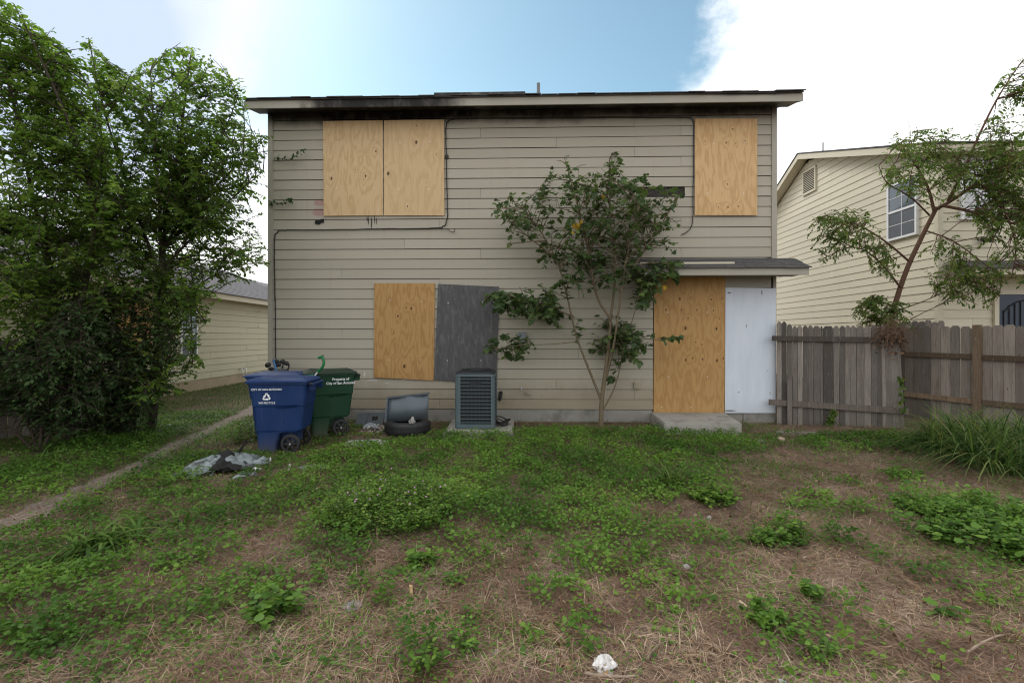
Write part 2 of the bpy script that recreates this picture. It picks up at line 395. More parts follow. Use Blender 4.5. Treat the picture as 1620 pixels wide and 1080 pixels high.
# shell behind the boards
HD = 8.2
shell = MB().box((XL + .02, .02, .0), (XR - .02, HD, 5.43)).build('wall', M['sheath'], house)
MB().box((XL - .004, -.012, -.3), (onY(1032, 650)[0], .5, ZB - .012)).build('foundation', M['found'], house, bevel=.008)
fb = MB().box((onY(1147, 660)[0] + .3, -.014, -.3), (XR - .02, .5, .19)); fb.build('foundation', M['found'], house, bevel=.01)
MB().box((onY(1032, 650)[0] + .003, .004, -.3), (onY(1147, 660)[0] + .297, .5, .19)).build('foundation', M['found'], house)
cbw = .088
xl0 = XL + cbw + .002; xr0 = XR - cbw - .002
J = lambda *p: tuple(onY(q, 300)[0] for q in p)
jset = [J(695, 1077), J(540, 1004), J(880,), J(760, 1077), J(640, 1004), J(915,)]
porch_top_px = 409
zpt = onY(1150, 409)[2]
xdoor = onY(1033, 600)[0]
def span_front(z):
    return (xl0, xr0) if z > zpt - .02 else (xl0, xdoor if z < onY(1150, 437)[2] + .1 else xdoor)
gx0, gx1 = onY(1006, 300)[0], onY(1083, 300)[0]
zg = onY(1040, 303)[2]; gi = int((zg - ZB) / ROW)
hx0, hx1 = onY(499, 351)[0], onY(511, 351)[0]
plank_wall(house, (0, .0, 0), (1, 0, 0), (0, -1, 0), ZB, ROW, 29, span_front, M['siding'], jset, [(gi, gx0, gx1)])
# short boards over the white door sheet and the frieze under the eave
MB().box((xdoor + .004, -.01, onY(1150, 437)[2] - .2), (xr0, .02, onY(1150, 411)[2])).build('header_board', M['trim'], house)
ztop = ZB + 29 * ROW
MB().box((xl0, -.016, ztop + .003), (xr0, .02, 5.43)).build('frieze_board', M['trim'], house)
MB().box((XL, -.032, ZB - .02), (XL + cbw, .1, 5.43)).build('corner_board', M['trim'], house, bevel=.003)
MB().box((XR - cbw, -.032, zpt - .02), (XR, .1, 5.43)).build('corner_board', M['trim'], house, bevel=.003)
MB().box((XR - .05, -.006, .05), (XR, .1, onY(1150, 437)[2] + .1)).build('corner_board', M['trim'], house)
# side walls
for X, n_ in ((XL, -1), (XR, 1)):
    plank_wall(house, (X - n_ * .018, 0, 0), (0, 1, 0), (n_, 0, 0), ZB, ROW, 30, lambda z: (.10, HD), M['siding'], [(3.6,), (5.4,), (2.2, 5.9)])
MB().box((XL - .002, .5, -.3), (XR + .002, HD, ZB - .014)).build('foundation', M['found'], house)
# main roof: eave towards the yard
EO = .42
zf0 = onY(830, 166, -EO)[2]; zf1 = onY(830, 152.5, -EO)[2]
rx0, rx1 = onY(386, 160, -EO)[0], onY(1271, 155, -EO)[0]
pitch = .33
MB().box((rx0 + .02, -EO, zf0), (rx1 - .02, -EO + .022, zf1)).build('fascia', M['trim'], house, bevel=.002)
MB().hexa([(rx0 + .022, -EO + .024, zf0 + .02), (rx1 - .022, -EO + .024, zf0 + .02), (rx1 - .022, .02, 5.41), (rx0 + .022, .02, 5.41)],
          [(rx0 + .022, -EO + .024, zf0 + .03), (rx1 - .022, -EO + .024, zf0 + .03), (rx1 - .022, .02, 5.43), (rx0 + .022, .02, 5.43)]).build('soffit', M['soffit'], house)
ridge_y = HD / 2; zr = zf1 + (ridge_y + EO) * pitch
prof = [(0, -EO - .03, zf1 + .003), (0, ridge_y, zr), (0, HD + EO, zf1 + .003), (0, HD + EO, zf1 - .02), (0, ridge_y, zr - .03), (0, -EO - .028, zf1 - .012)]
MB().prism([(rx0 - .0, y, z) for _, y, z in prof], (rx1 - rx0, 0, 0)).build('roof', M['shingle'], house)
# loose courses of shingle at the eave, uneven from the fire
sm = MB(); x = rx0 - .005
while x < rx1:
    wd = random.uniform(.25, .34); dy = random.uniform(0, .025); lift = random.uniform(0, .008)
    a, b = x, min(x + wd - .008, rx1 + .01)
    sm.hexa([(a, -EO - .045 - dy, zf1 + .005), (b, -EO - .045 - dy, zf1 + .005), (b, .1, zf1 + .008 + (.1 + EO) * pitch), (a, .1, zf1 + .008 + (.1 + EO) * pitch)],
            [(a, -EO - .045 - dy, zf1 + .013 + lift), (b, -EO - .045 - dy, zf1 + .013 + lift), (b, .1, zf1 + .016 + (.1 + EO) * pitch), (a, .1, zf1 + .016 + (.1 + EO) * pitch)])
    x += wd
so_ = sm.build('shingles', M['shingle'], house); tag(so_, kind='stuff')
for xa, xb, nm in ((rx0, rx0 + .02, 0), (rx1 - .02, rx1, 1)):   # rake ends
    MB().prism([(xa, -EO + .0, zf0), (xa, -EO, zf1 - .015), (xa, ridge_y, zr - .035), (xa, HD + EO, zf1 - .02), (xa, HD + EO, zf0), (xa, ridge_y, zr - .16)], (xb - xa, 0, 0)).build('rake_board', M['trim'], house)
for xa, xb in ((XL + .002, XL + .02), (XR - .02, XR - .002)):
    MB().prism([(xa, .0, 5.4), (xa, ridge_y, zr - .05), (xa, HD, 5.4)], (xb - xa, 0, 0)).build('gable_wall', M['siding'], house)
p0 = onY(688, 150, -.22); p1 = onY(831, 145, -.22)
pz = zf1 + .2 * pitch
MB().box((p0[0], -.30, pz + .018), (p1[0], -.10, pz + .075)).build('roof_flashing', M['trim'], house)
pp = onY(852, 140, .0); MB().tube([(pp[0], .1, zf1 + .1), (pp[0], .1, onY(852, 132, .1)[2])], .030, 10).build('vent_pipe', mat_simple('grey_pipe', (.16, .165, .17), .6), house)

# porch roof over the back door
PO = .52
pzf0 = onY(1200, 435, -PO)[2]; pzf1 = onY(1200, 423, -PO)[2]
px0, px1 = onY(1008, 425, -PO)[0], onY(1281, 425, -PO)[0]
MB().box((px0, -PO, pzf0), (px1 - .01, -PO + .022, pzf1)).build('porch_fascia', M['trim'], house, bevel=.002)
MB().box((px0 + .003, -PO + .024, pzf0 + .03), (px1 - .02, -.034, pzf0 + .045)).build('porch_soffit', M['soffit'], house)
pr_ = MB()
for c in range(4):                        # courses of shingle tabs
    y0 = -PO - .03 + c * .135; y1 = y0 + .17
    zz = lambda y: pzf1 + (y + PO) * (zpt - pzf1) / PO
    x = px0 - .02 - random.random() * .2
    while x < px1 + .02:
        wd = .305; a, b = max(x, px0 - .02), min(x + wd - .006, px1 + .02)
        if b - a > .02:
            li = random.uniform(0, .006); y0_ = y0 - random.uniform(0, .012); y1_ = min(y1, -.036 if b < XR + .02 and a > px0 else -.036)
            pr_.hexa([(a, y0_, zz(y0_) + .004), (b, y0_, zz(y0_) + .004), (b, y1_, zz(y1_) + .004), (a, y1_, zz(y1_) + .004)],
                     [(a, y0_, zz(y0_) + .014 + li), (b, y0_, zz(y0_) + .014 + li), (b, y1_, zz(y1_) + .007), (a, y1_, zz(y1_) + .007)])
        x += wd
tag(pr_.build('porch_shingles', M['shingle'], house), kind='stuff')
MB().prism([(px0, -PO + .002, pzf1 - .001), (px0, -.034, zpt - .002), (px0, -.034, pzf1 - .001)], (px1 - px0, 0, 0)).build('porch_roof', M['shingle'], house)
fl = onY(1150, 416, -.2); a_ = onY(1012, 418, -.3)[0]; b_ = onY(1160, 418, -.3)[0]
MB().box((a_, -.36, pzf1 + .085), (b_, -.31, pzf1 + .115)).build('porch_flashing', M['cream_trim'], house)

# ================================================================ boards over the openings
def ply_mat(name, light, dark, seed, knots, freq=5.5, amp=.8, weather=0.):
    g = NT(name); v = g.coord('Object', loc=(seed, 0, seed * .7)); o = g.coord('Object'); x, y, z = g.sep(o)
    n1 = g.noise(g.coord('Object', (1.5, .01, .34), (seed, 0, 0)), 2.3, 3, .5)
    n2 = g.noise(g.coord('Object', (5, .01, 1.3), (0, 0, seed)), 2.3, 3, .55)
    u = g.math('ADD', g.math('MULTIPLY', n1, freq), g.math('MULTIPLY', n2, .9)); u = g.math('ADD', u, g.math('MULTIPLY', x, 1.2))
    dk = None
    for cx, cz, r in knots:
        a = g.math('SUBTRACT', x, cx); b = g.math('MULTIPLY', g.math('SUBTRACT', z, cz), .62)
        d2 = g.math('ADD', g.math('MULTIPLY', a, a), g.math('MULTIPLY', b, b))
        bump_ = g.math('POWER', 2.718, g.math('MULTIPLY', d2, -1 / (2 * (r * 2.1) ** 2)))
        u = g.math('ADD', u, g.math('MULTIPLY', bump_, .9))
        k = g.rng_(g.math('ADD', g.math('SQRT', d2), g.math('MULTIPLY', g.math('SUBTRACT', n2, .5), r * .8)), r * .35, r * .75, 1, 0)
        dk = k if dk is None else g.math('MAXIMUM', dk, k)
    ring = g.math('SINE', g.math('MULTIPLY', u, 6.283 * 1.5))
    ring = g.math('POWER', g.math('MULTIPLY', g.math('ADD', ring, 1), .5), 2.2)
    fib = g.noise(g.coord('Object', (70, 1, 2.2), (seed, 0, 0)), 1.6, 5, .65)
    blot = g.noise(v, 2.1, 5, .6)
    col = g.mix(g.math('MULTIPLY', ring, amp), light, dark)
    col = g.mix(g.math('MULTIPLY', g.rng_(fib, .42, .75), .5), col, tuple(c * .72 for c in dark))
    col = g.mix(g.math('MULTIPLY', blot, .45), col, tuple(c * .82 for c in light))
    if weather:
        wv = g.noise(g.coord('Object', (7, 1, 2.0), (seed, 0, 0)), 2.2, 7, .72)
        col = g.mix(g.math('MULTIPLY', g.rng_(wv, .45, .78), weather), col, tuple(c * 2.1 for c in light))
    if dk is not None: col = g.mix(g.math('MULTIPLY', dk, .93), col, (.055, .022, .010))
    g.bump(g.math('ADD', fib, g.math('MULTIPLY', ring, .5)), .2, .003)
    return g.done(col, .6, 0, .3)
BOARDY = -.028
def board(name, corners, label, mat_args, screws, group=None, y=BOARDY, th=.013, mat=None):
    """corners: photo pixels, top left, top right, bottom right, bottom left"""
    P = [onY(px, py, y - th) for px, py in corners]
    c = sum(P) / 4; c[1] = y
    W = np.linalg.norm(P[1] - P[0]); H = np.linalg.norm(P[0] - P[3])
    kn = [(onY(px, py, y)[0] - c[0], onY(px, py, y)[2] - c[2], r) for px, py, r in mat_args.pop('knots', [])]
    m = mat or ply_mat(name + '_grain', knots=kn, **mat_args)
    o = bpy.data.objects.new(name, None)
    lo = [P[3], P[2], P[1], P[0]]
    mb = MB(); nb = 8
    front = []; back = []                 # a gently bowed sheet
    for i in range(nb + 1):
        t = i / nb; bow = .006 * math.sin(math.pi * t)
        for q, r_ in ((P[3], P[2]), (P[0], P[1])):
            p = q + (r_ - q) * t; front.append(p + (0, -bow, 0)); back.append(p + (0, th - bow, 0))
    n = len(front); fs = []
    for i in range(nb):
        a, b, c2, d = 2*i, 2*i+2, 2*i+3, 2*i+1
        fs += [(a, b, c2, d), (n+a, n+d, n+c2, n+b), (a, n+a, n+b, b), (d, c2, n+c2, n+d)]
    fs += [(0, 1, n+1, n), (2*nb, n+2*nb, n+2*nb+1, 2*nb+1)]
    mb.add(front + back, fs)
    b_ = mb.build(name, m, None, loc=c); ORG[b_.name] = c
    tag(b_, label, 'board', group)
    for px, py in screws:
        p = onY(px, py, y - th)
        s = MB().tube([p + (0, .001, 0), p + (0, -.0075, 0)], .0085, 8).build('screw', M['screw'], None, loc=None)
        s.data.transform(Matrix.Translation(-Vector(c))); s.parent = b_
    return b_
UP_L, UP_D = (.64, .46, .26), (.50, .33, .155)
GB = 'plywood sheets over the windows and door'
b1 = board('plywood_board', [(511, 192), (605.5, 190.5), (606, 341), (512, 341.5)], 'left plywood sheet of the upper pair, pale with three dark knots and a blue mark',
      dict(light=UP_L, dark=UP_D, seed=1.3, knots=[(595, 240, .026), (525, 283, .03), (579, 279, .03), (570, 241, .012), (563, 269, .012)]), [(534, 225), (593, 225), (532, 297), (592, 297)], GB)
b2 = board('plywood_board', [(607.5, 190.5), (702.5, 189.5), (703, 341), (607.5, 341)], 'right plywood sheet of the upper pair, pale with two long dark knot holes',
      dict(light=UP_L, dark=UP_D, seed=4.1, amp=.55, freq=4, knots=[(659, 226, .04), (614.5, 275, .04), (659, 200, .016), (645, 327, .02), (691, 245, .012), (675, 289, .01)]), [(633, 226), (681, 224), (631, 299), (678, 299)], GB)
b3 = board('plywood_board', [(1099.5, 188), (1198, 188), (1198, 340.5), (1099.5, 340.5)], 'pale plywood sheet over the upper right window, rows of small knots',
      dict(light=(.66, .44, .22), dark=(.50, .30, .125), seed=7.7, knots=[(1115, 224.5, .012), (1148, 226.5, .02), (1163, 228, .014), (1178, 224, .014), (1136, 328, .015), (1151, 328, .018), (1168, 327, .015), (1150, 292, .018), (1158, 205, .014)]),
      [(1129, 228), (1177, 225), (1119, 306), (1176, 306)], GB)
b4 = board('plywood_board', [(592, 448), (688, 448), (686, 601.5), (591, 597)], 'orange brown plywood sheet beside the grey one over the lower window',
      dict(light=(.46, .275, .105), dark=(.32, .165, .05), seed=2.2, freq=6, amp=.8, knots=[(651, 488, .03), (630, 500, .024), (640, 579, .04), (623, 526, .014), (624, 568, .012), (643, 487, .012)]),
      [(617, 475), (667, 477), (615, 569), (665, 569)], GB)
b5 = board('plywood_board', [(693, 449), (789.5, 453.5), (785, 606), (687, 601)], 'weathered dark grey plywood sheet behind the air conditioner',
      dict(light=(.088, .088, .09), dark=(.055, .055, .057), seed=5.5, freq=3, amp=.5, weather=.8, knots=[]), [(709, 479), (708, 570), (761, 570), (763, 478)], GB)
b6 = board('plywood_board', [(1035, 436), (1147.5, 436), (1146, 652.5), (1034, 652.5)], 'tall orange plywood sheet over the back door, many small knots',
      dict(light=(.46, .275, .105), dark=(.33, .17, .052), seed=3.4, freq=5, amp=.7,
           knots=[(1075, 473, .024), (1091, 471, .015), (1124.5, 474, .022), (1141, 472, .014), (1053, 490, .018), (1078, 490.5, .018), (1102, 490.5, .017), (1128, 491, .016), (1088, 503, .016), (1138, 504, .016), (1084, 519, .03), (1133, 520, .035), (1100, 541, .014), (1110, 545, .014), (1084.5, 569, .026), (1095.5, 566.5, .02), (1111, 568, .024), (1134, 570, .026), (1144, 567, .018)]),
      [(1057, 494), (1119, 494), (1057, 596), (1119, 596), (1046, 644), (1093, 644)], GB, y=-.014)
def white_board_mat():
    g = NT('white_painted_sheet'); v = g.coord('Object')
    n = g.noise(g.coord('Object', (3, 1, .7)), 2.2, 6, .6); f = g.noise(v, 26, 5, .7)
    col = g.mix(g.rng_(n, .3, .75), (.62, .67, .74), (.54, .60, .68))
    col = g.mix(g.math('MULTIPLY', g.rng_(f, .66, .76), .35), col, (.33, .34, .36))
    x, y, z = g.sep(v)
    low = g.math('MULTIPLY', g.rng_(g.math('ADD', z, g.math('MULTIPLY', n, .5)), -1.05, -.55, 1, 0), .35); col = g.mix(low, col, (.36, .34, .30))
    for cx, cz, rx, rz in ((.33, -.72, .009, .012), (-.07, .42, .007, .03), (.19, .99, .009, .04), (-.36, .985, .03, .012), (-.35, -1.03, .10, .012), (-.2, -.71, .012, .009), (.28, -.35, .007, .009)):
        col = g.mix(g.math('MULTIPLY', g.spot(x, z, cx, cz, rx, rz, .4), .85), col, (.05, .045, .045))
    g.bump(f, .15, .003); return g.done(col, .5, 0, .35)
b7 = board('painted_board', [(1147.8, 455), (1227.5, 456), (1227, 653), (1147, 653)], 'white painted sheet closing the back door beside the orange plywood', {}, [(1180, 513), (1170, 622.5), (1218, 622.5), (1154, 457)], GB, y=-.014, mat=white_board_mat())
mk = MB().box(onY(559.5, 294, -.043), onY(562, 311, -.0505)).build('paint_mark', mat_simple('blue_grey_paint', (.13, .18, .23), .6), b1); mk.data.transform(Matrix.Translation(-Vector(b1.location)))

# wires on the wall
def cable(pts, label, r=.0095, y=-.035, sub=4, wob=.004):
    P = [onY(px, py, y) for px, py in pts]; Q = []
    for i in range(len(P) - 1):
        for k in range(sub):
            t = k / sub; Q.append(P[i] * (1 - t) + P[i+1] * t + np.array((random.uniform(-wob, wob), 0, random.uniform(-wob, wob))))
    Q.append(P[-1])
    mb = MB().tube(Q, r, 6); base = Q[0]
    o = mb.build('cable', M['black'], None, loc=base, smooth=True); tag(o, label, 'cable'); return o
cable([(436, 580), (435.5, 500), (434.5, 430), (434, 385), (435, 371), (441, 365), (455, 364), (520, 363.5), (600, 362), (670, 361.5), (697, 360), (705, 356), (708, 340), (707, 300), (706, 250), (705, 205), (707, 194), (712, 189), (722, 187.5)],
      'black cable running up the left corner and along under the upper window')
cable([(697, 361), (709, 363), (714, 367), (719, 367), (720, 361)], 'loose curled end of black cable below the upper pair of boards', r=.006, y=-.05)
cable([(722, 187.5), (800, 187), (900, 186.5), (1000, 186), (1088, 185.5), (1094, 187), (1097, 193), (1097, 260), (1096.5, 330), (1096, 352), (1092, 362), (1084, 369), (1078, 371)],
      'thin black cable along the top of the wall to the upper right board', r=.0075)

# fixtures on the wall
def fixture(name, label, cat, c, mk_):
    t = thing(name, label, cat, c); mk_(t, c); return t
c = onY(1007, 609, -.03)
def f_(t, c):
    MB().box(c + (-.045, -.03, -.065), c + (.045, .0, .065)).build('box', mat_simple('tan_outlet', (.40, .35, .26), .5), t, bevel=.006)
    MB().box(c + (-.03, -.038, -.05), c + (.03, -.031, .05)).build('cover', mat_simple('tan_cover', (.30, .26, .19), .5), t, bevel=.003)
fixture('outlet_box', 'small tan outlet box low on the wall by the tree', 'outlet', c, f_)
c = onY(826, 533, -.03)
def f_(t, c):
    MB().box(c + (-.07, -.09, -.09), c + (.07, .0, .09)).build('box', mat_simple('grey_box', (.24, .26, .27), .5, .2), t, bevel=.008)
    MB().box(c + (-.06, -.097, -.04), c + (.06, -.092, .075)).build('cover', mat_simple('grey_cover', (.18, .20, .21), .5, .2), t, bevel=.002)
fixture('disconnect_box', 'grey power box on the wall among the low leaves of the tree', 'electrical box', c, f_)
c = onY(792, 626, -.03)
def f_(t, c):
    MB().box(c + (-.03, -.05, .02), c + (.035, .0, .085)).build('head', M['black'], t, bevel=.01)
    MB().tube([c + (.0, -.03, .03), c + (-.012, -.035, -.04), c + (-.016, -.035, -.085)], [.032, .03, .015], 8).build('body', M['black'], t)
fixture('hose_fitting', 'black fitting hanging on the wall right of the air conditioner', 'fitting', c, f_)
c = onY(835, 621, -.03)
def f_(t, c): MB().tube([c + (0, .02, 0), c + (0, -.07, 0)], .032, 12).build('pipe', mat_simple('drain_pipe', (.34, .31, .26), .6), t, bevel=.006); MB().tube([c + (0, -.071, 0), c + (0, -.078, 0)], .022, 12).build('plug', M['trim'], t)
fixture('drain_pipe', 'short tan pipe stub sticking out of the wall', 'pipe', c, f_)
c = onY(825, 614, -.03)
def f_(t, c): MB().tube([c + (0, .02, 0), c + (0, -.04, 0), c + (0, -.05, -.03)], .009, 8).build('spout', M['metal'], t); MB().tube([c + (-.02, -.03, .012), c + (.02, -.03, .012)], .006, 6).build('handle', M['metal'], t)
fixture('tap', 'tiny metal tap on the wall above the pipe stub', 'tap', c, f_)
# broken hole in the siding
c = onY(505, 351, -.02)
hp = [onY(px, py, -.0262) for px, py in ((498, 350), (501, 348), (505, 348.5), (508, 346.5), (512, 346), (512, 352), (508, 352), (505, 355), (500, 354.5), (498, 353))]
MB().prism(hp, (0, .02, 0)).build('burnt_hole', M['dark'], house)
# back step
sp = [onZ(px, py, .18) for px, py in ((1029, 652.5), (1147, 652.5), (1174, 669), (1051, 669))]
sp[0][1] = sp[1][1] = -.05
step = thing('concrete_step', 'concrete slab step in front of the boarded back door', 'step', (sp[0] + sp[2]) / 2 * (1, 1, 0))
MB().hexa([p * (1, 1, 0) + (0, 0, -.1) for p in (sp[3], sp[2], sp[1], sp[0])], [sp[3], sp[2], sp[1], sp[0]]).build('slab', M['concrete'], step, bevel=.014)
# ================================================================ NEIGHBOURS
# right: two storey cream house, gable end towards the gap
RC = atd(1484, 533, 10.0); XN, YN = RC[0], RC[1]
nb = thing('neighbour_house', 'two storey cream house with gable end standing right behind the fence', 'house', (XN, YN, 0))
NO = .3
ev = onY(1500, 226, YN - NO)
rg = onX(1262, 243, XN - NO); far = onX(1231, 292, XN - NO)
z_e, y_r, z_r = ev[2], rg[1], rg[2]
sl1 = (z_r - z_e) / (y_r - (YN - NO)); sl2 = (z_r - far[2]) / (far[1] - y_r)
def rakez(y): return z_e + (y - YN + NO) * sl1 if y < y_r else z_r - (y - y_r) * sl2
YF = y_r + 6.0 / max(sl2, .3) * .3 + 2.2
ROWN = .178
XE = XN + 9
nz_top = rakez(YN + .05) - .16
def span_gable(z):                        # along +y measured from YN
    zc = z + .16
    lo = YN + .09 if zc <= rakez(YN + .09) else YN - NO + (zc - z_e) / sl1
    hi = y_r + (z_r - zc) / sl2
    hi = min(hi, YF)
    return (lo, hi) if hi - lo > .1 else None
MB().prism([(XN + .03, YN + .03, 0), (XN + .03, YF - .03, 0), (XN + .03, YF - .03, rakez(YF) - .2), (XN + .03, y_r, z_r - .2), (XN + .03, YN + .03, rakez(YN) - .2)], (XE - XN, 0, 0)).build('wall', M['cream'], nb)
plank_wall(nb, (XN + .028, 0, 0), (0, 1, 0), (-1, 0, 0), .25, ROWN, 40, span_gable, M['cream'], [(YN + 3.6,), (YN + 1.9,), (YN + 2.7,), (YN + 4.4,)])
plank_wall(nb, (0, YN + .028, 0), (1, 0, 0), (0, -1, 0), .25, ROWN, 29, lambda z: (XN + .1, XE), M['cream'], [(XN + 1.1,), (XN + 2.4,), (XN + .7, XN + 3)])
MB().box((XN - .002, YN - .006, .05), (XN + .1, YN + .088, nz_top)).build('corner_board', M['cream_trim'], nb)
# eave fascia and soffit facing the yard; rakes on the gable
MB().box((XN - NO, YN - NO, z_e - .17), (XE, YN - NO + .02, z_e - .02)).build('fascia', M['cream_trim'], nb)
MB().box((XN - NO + .02, YN - NO + .022, z_e - .15), (XE, YN + .02, z_e - .135)).build('soffit', M['cream'], nb)
for (ya, yb) in ((YN - NO, y_r), (y_r, YF)):
    za, zb = rakez(ya), rakez(yb)
    MB().hexa([(XN - NO, ya, za - .17), (XN - NO + .02, ya, za - .17), (XN - NO + .02, yb, zb - .17), (XN - NO, yb, zb - .17)],
              [(XN - NO, ya, za - .015), (XN - NO + .02, ya, za - .015), (XN - NO + .02, yb, zb - .015), (XN - NO, yb, zb - .015)]).build('rake_board', M['cream_trim'], nb)
    MB().hexa([(XN - NO + .022, ya, za - .12), (XN + .02, ya, za - .12), (XN + .02, yb, zb - .12), (XN - NO + .022, yb, zb - .12)],
              [(XN - NO + .022, ya, za - .1), (XN + .02, ya, za - .1), (XN + .02, yb, zb - .1), (XN - NO + .022, yb, zb - .1)]).build('soffit', M['cream'], nb)
    MB().hexa([(XN - NO - .02, ya - (.03 if ya < y_r else 0), za - .012), (XE, ya - (.03 if ya < y_r else 0), za - .012), (XE, yb, zb - .012), (XN - NO - .02, yb, zb - .012)],
              [(XN - NO - .02, ya - (.03 if ya < y_r else 0), za + .02), (XE, ya - (.03 if ya < y_r else 0), za + .02), (XE, yb, zb + .02), (XN - NO - .02, yb, zb + .02)]).build('roof', M['shingle'], nb)
vp = onX(1302, 236, XN + 1.0); MB().tube([(vp[0], vp[1], rakez(vp[1]) - .1), (vp[0], vp[1], onX(1302, 226, XN + 1.)[2])], .035, 8).build('vent_pipe', M['metal'], nb)
# gable vent with louvres
g0, g1 = onX(1290, 265, XN), onX(1272, 309, XN)
ya, yb, za, zb = g0[1], g1[1], onX(1281, 303, XN)[2], onX(1281, 270, XN)[2]
gv = MB()
for a, b in (((ya-.05, za-.05), (yb+.05, za)), ((ya-.05, zb), (yb+.05, zb+.05)), ((ya-.05, za), (ya, zb)), ((yb, za), (yb+.05, zb))):
    gv.box((XN - .035, a[0], a[1]), (XN + .02, b[0], b[1]))
gvo = gv.build('gable_vent', M['cream_trim'], nb)
MB().box((XN - .006, ya, za), (XN + .02, yb, zb)).build('backing', M['dark'], gvo)
nl = 12
for i in range(nl):
    z = za + (zb - za) * (i + .25) / nl; h = (zb - za) / nl
    MB().hexa([(XN - .03, ya, z - .3*h), (XN - .03, yb, z - .3*h), (XN - .008, yb, z + .1*h), (XN - .008, ya, z + .1*h)],
              [(XN - .03, ya, z - .1*h), (XN - .03, yb, z - .1*h), (XN - .008, yb, z + .3*h), (XN - .008, ya, z + .3*h)]).build('louvre', M['cream_trim'], gvo)
# windows
g = NT('window_glass'); M['glass'] = g.done((.10, .125, .15), .06, 0, .8)
g = NT('blind'); M['blind'] = g.done((.62, .63, .66), .5)
M['screen'] = mat_simple('insect_screen', (.10, .115, .13), .6)
def window(parent, P, u, n, W, H, cols, rows, lower_screen=True, glass=None):
    """P: lower left corner on the wall; frame, sash bars, panes"""
    P = np.asarray(P, float); u = np.asarray(u, float); n = np.asarray(n, float); z = np.array((0, 0, 1.))
    def bx(m, a0, a1, b0, b1, d0, d1):
        c = [P + u*a + n*d + z*b for b in (b0, b1) for a, d in ((a0, d0), (a1, d0), (a1, d1), (a0, d1))]
        m.hexa(c[:4], c[4:])
    f = MB()
    for q in ((-.05, W+.05, -.05, 0), (-.05, W+.05, H, H+.05), (-.05, 0, 0, H), (W, W+.05, 0, H)): bx(f, *q, -.02, .045)
    bx(f, 0, W, H*.5 - .025, H*.5 + .025, -.01, .04)
    fo = f.build('window', M['white'], parent)
    for hb, (b0, b1) in enumerate(((0, H*.5 - .026), (H*.5 + .026, H))):
        for i in range(cols):
            for j in range(rows):
                a0 = W*i/cols + .012; a1 = W*(i+1)/cols - .012; c0 = b0 + (b1-b0)*j/rows + .012; c1 = b0 + (b1-b0)*(j+1)/rows - .012
                m = MB(); bx(m, a0, a1, c0, c1, .018 if not (hb == 0 and lower_screen) else .022, .024 if not (hb == 0 and lower_screen) else .028)
                m.build('pane', (M['screen'] if hb == 0 and lower_screen else glass or M['glass']), fo)
        m = MB()
        for i in range(1, cols): bx(m, W*i/cols - .006, W*i/cols + .006, b0, b1, .016, .033)
        for j in range(1, rows): bx(m, 0, W, b0 + (b1-b0)*j/rows - .006, b0 + (b1-b0)*j/rows + .006, .015, .030)
        if m.v: m.build('muntin', M['white'], fo)
    return fo
wa, wb = onX(1450, 330, XN), onX(1408, 330, XN)
zb_ = onX(1429, 373, XN)[2]; zt_ = onX(1429, 289, XN)[2]
window(nb, (XN + .0, wa[1], zb_), (0, 1, 0), (-1, 0, 0), wb[1] - wa[1], zt_ - zb_, 2, 2)
q0, q1 = onY(1522, 344, YN), onY(1572, 246, YN)
window(nb, (q0[0], YN, q0[2]), (1, 0, 0), (0, -1, 0), q1[0] - q0[0], q1[2] - q0[2], 2, 2, False, M['blind'])
c = onY(1555, 379, YN - .02); lt = MB().box(c + (-.05, -.03, -.03), c + (.05, .0, .04)).build('wall_light', M['black'], nb)
MB().tube([c + (-.03, -.05, 0), c + (-.06, -.12, -.05)], [.025, .045], 8).build('lamp_head', M['black'], lt); MB().tube([c + (.03, -.05, 0), c + (.06, -.12, -.05)], [.025, .045], 8).build('lamp_head', M['black'], lt)
d0, d1 = onY(1578, 560, YN), onY(1650, 476, YN)
dz0, dz1 = .3, onY(1600, 466, YN)[2]
dr = MB().box((d0[0], YN - .03, dz0), (d0[0] + .95, YN + .01, dz1)).build('door', mat_simple('dark_blue_door', (.035, .05, .075), .35), nb)
fm = MB()
for q in ((d0[0] - .09, d0[0] - .004, dz0, dz1 + .09), (d0[0] + .954, d0[0] + 1.04, dz0, dz1 + .09)): fm.box((q[0], YN - .045, q[2]), (q[1], YN + .01, q[3]))
fm.box((d0[0] - .003, YN - .045, dz1 + .004), (d0[0] + .953, YN + .01, dz1 + .09)); fm.build('door_frame', M['cream_trim'], nb)
iw = MB()
for k in range(8): x = d0[0] + .08 + k*.11; iw.box((x, YN - .05, dz0 + .1), (x + .014, YN - .036, dz1 - .12 - .25*abs((k-3.5)/4)**2))
pts = [(d0[0] + .08 + .79*t, YN - .044, dz1 - .12 - .25*abs((t-.5)*2)**2) for t in np.linspace(0, 1, 9)]
iw.tube(pts, .011, 6); iw.build('ironwork', M['black'], dr)
pa = onY(1545, 430, YN - .6)
MB().box((pa[0], YN - .6, pa[2] - .05), (XE, YN - .58, pa[2] + .06)).build('porch_fascia', M['cream_trim'], nb)
MB().hexa([(pa[0] - .05, YN - .64, pa[2] + .06), (XE, YN - .64, pa[2] + .06), (XE, YN - .03, pa[2] + .28), (pa[0] - .05, YN - .03, pa[2] + .28)],
          [(pa[0] - .05, YN - .64, pa[2] + .08), (XE, YN - .64, pa[2] + .08), (XE, YN - .03, pa[2] + .30), (pa[0] - .05, YN - .03, pa[2] + .30)]).build('porch_roof', M['shingle'], nb)
MB().box((pa[0], YN - .579, pa[2] - .03), (XE, YN - .03, pa[2] - .01)).build('porch_soffit', M['cream'], nb)
MB().box((XN - .01, YN - .01, -.2), (XE, YF, .24)).build('foundation', M['found'], nb)

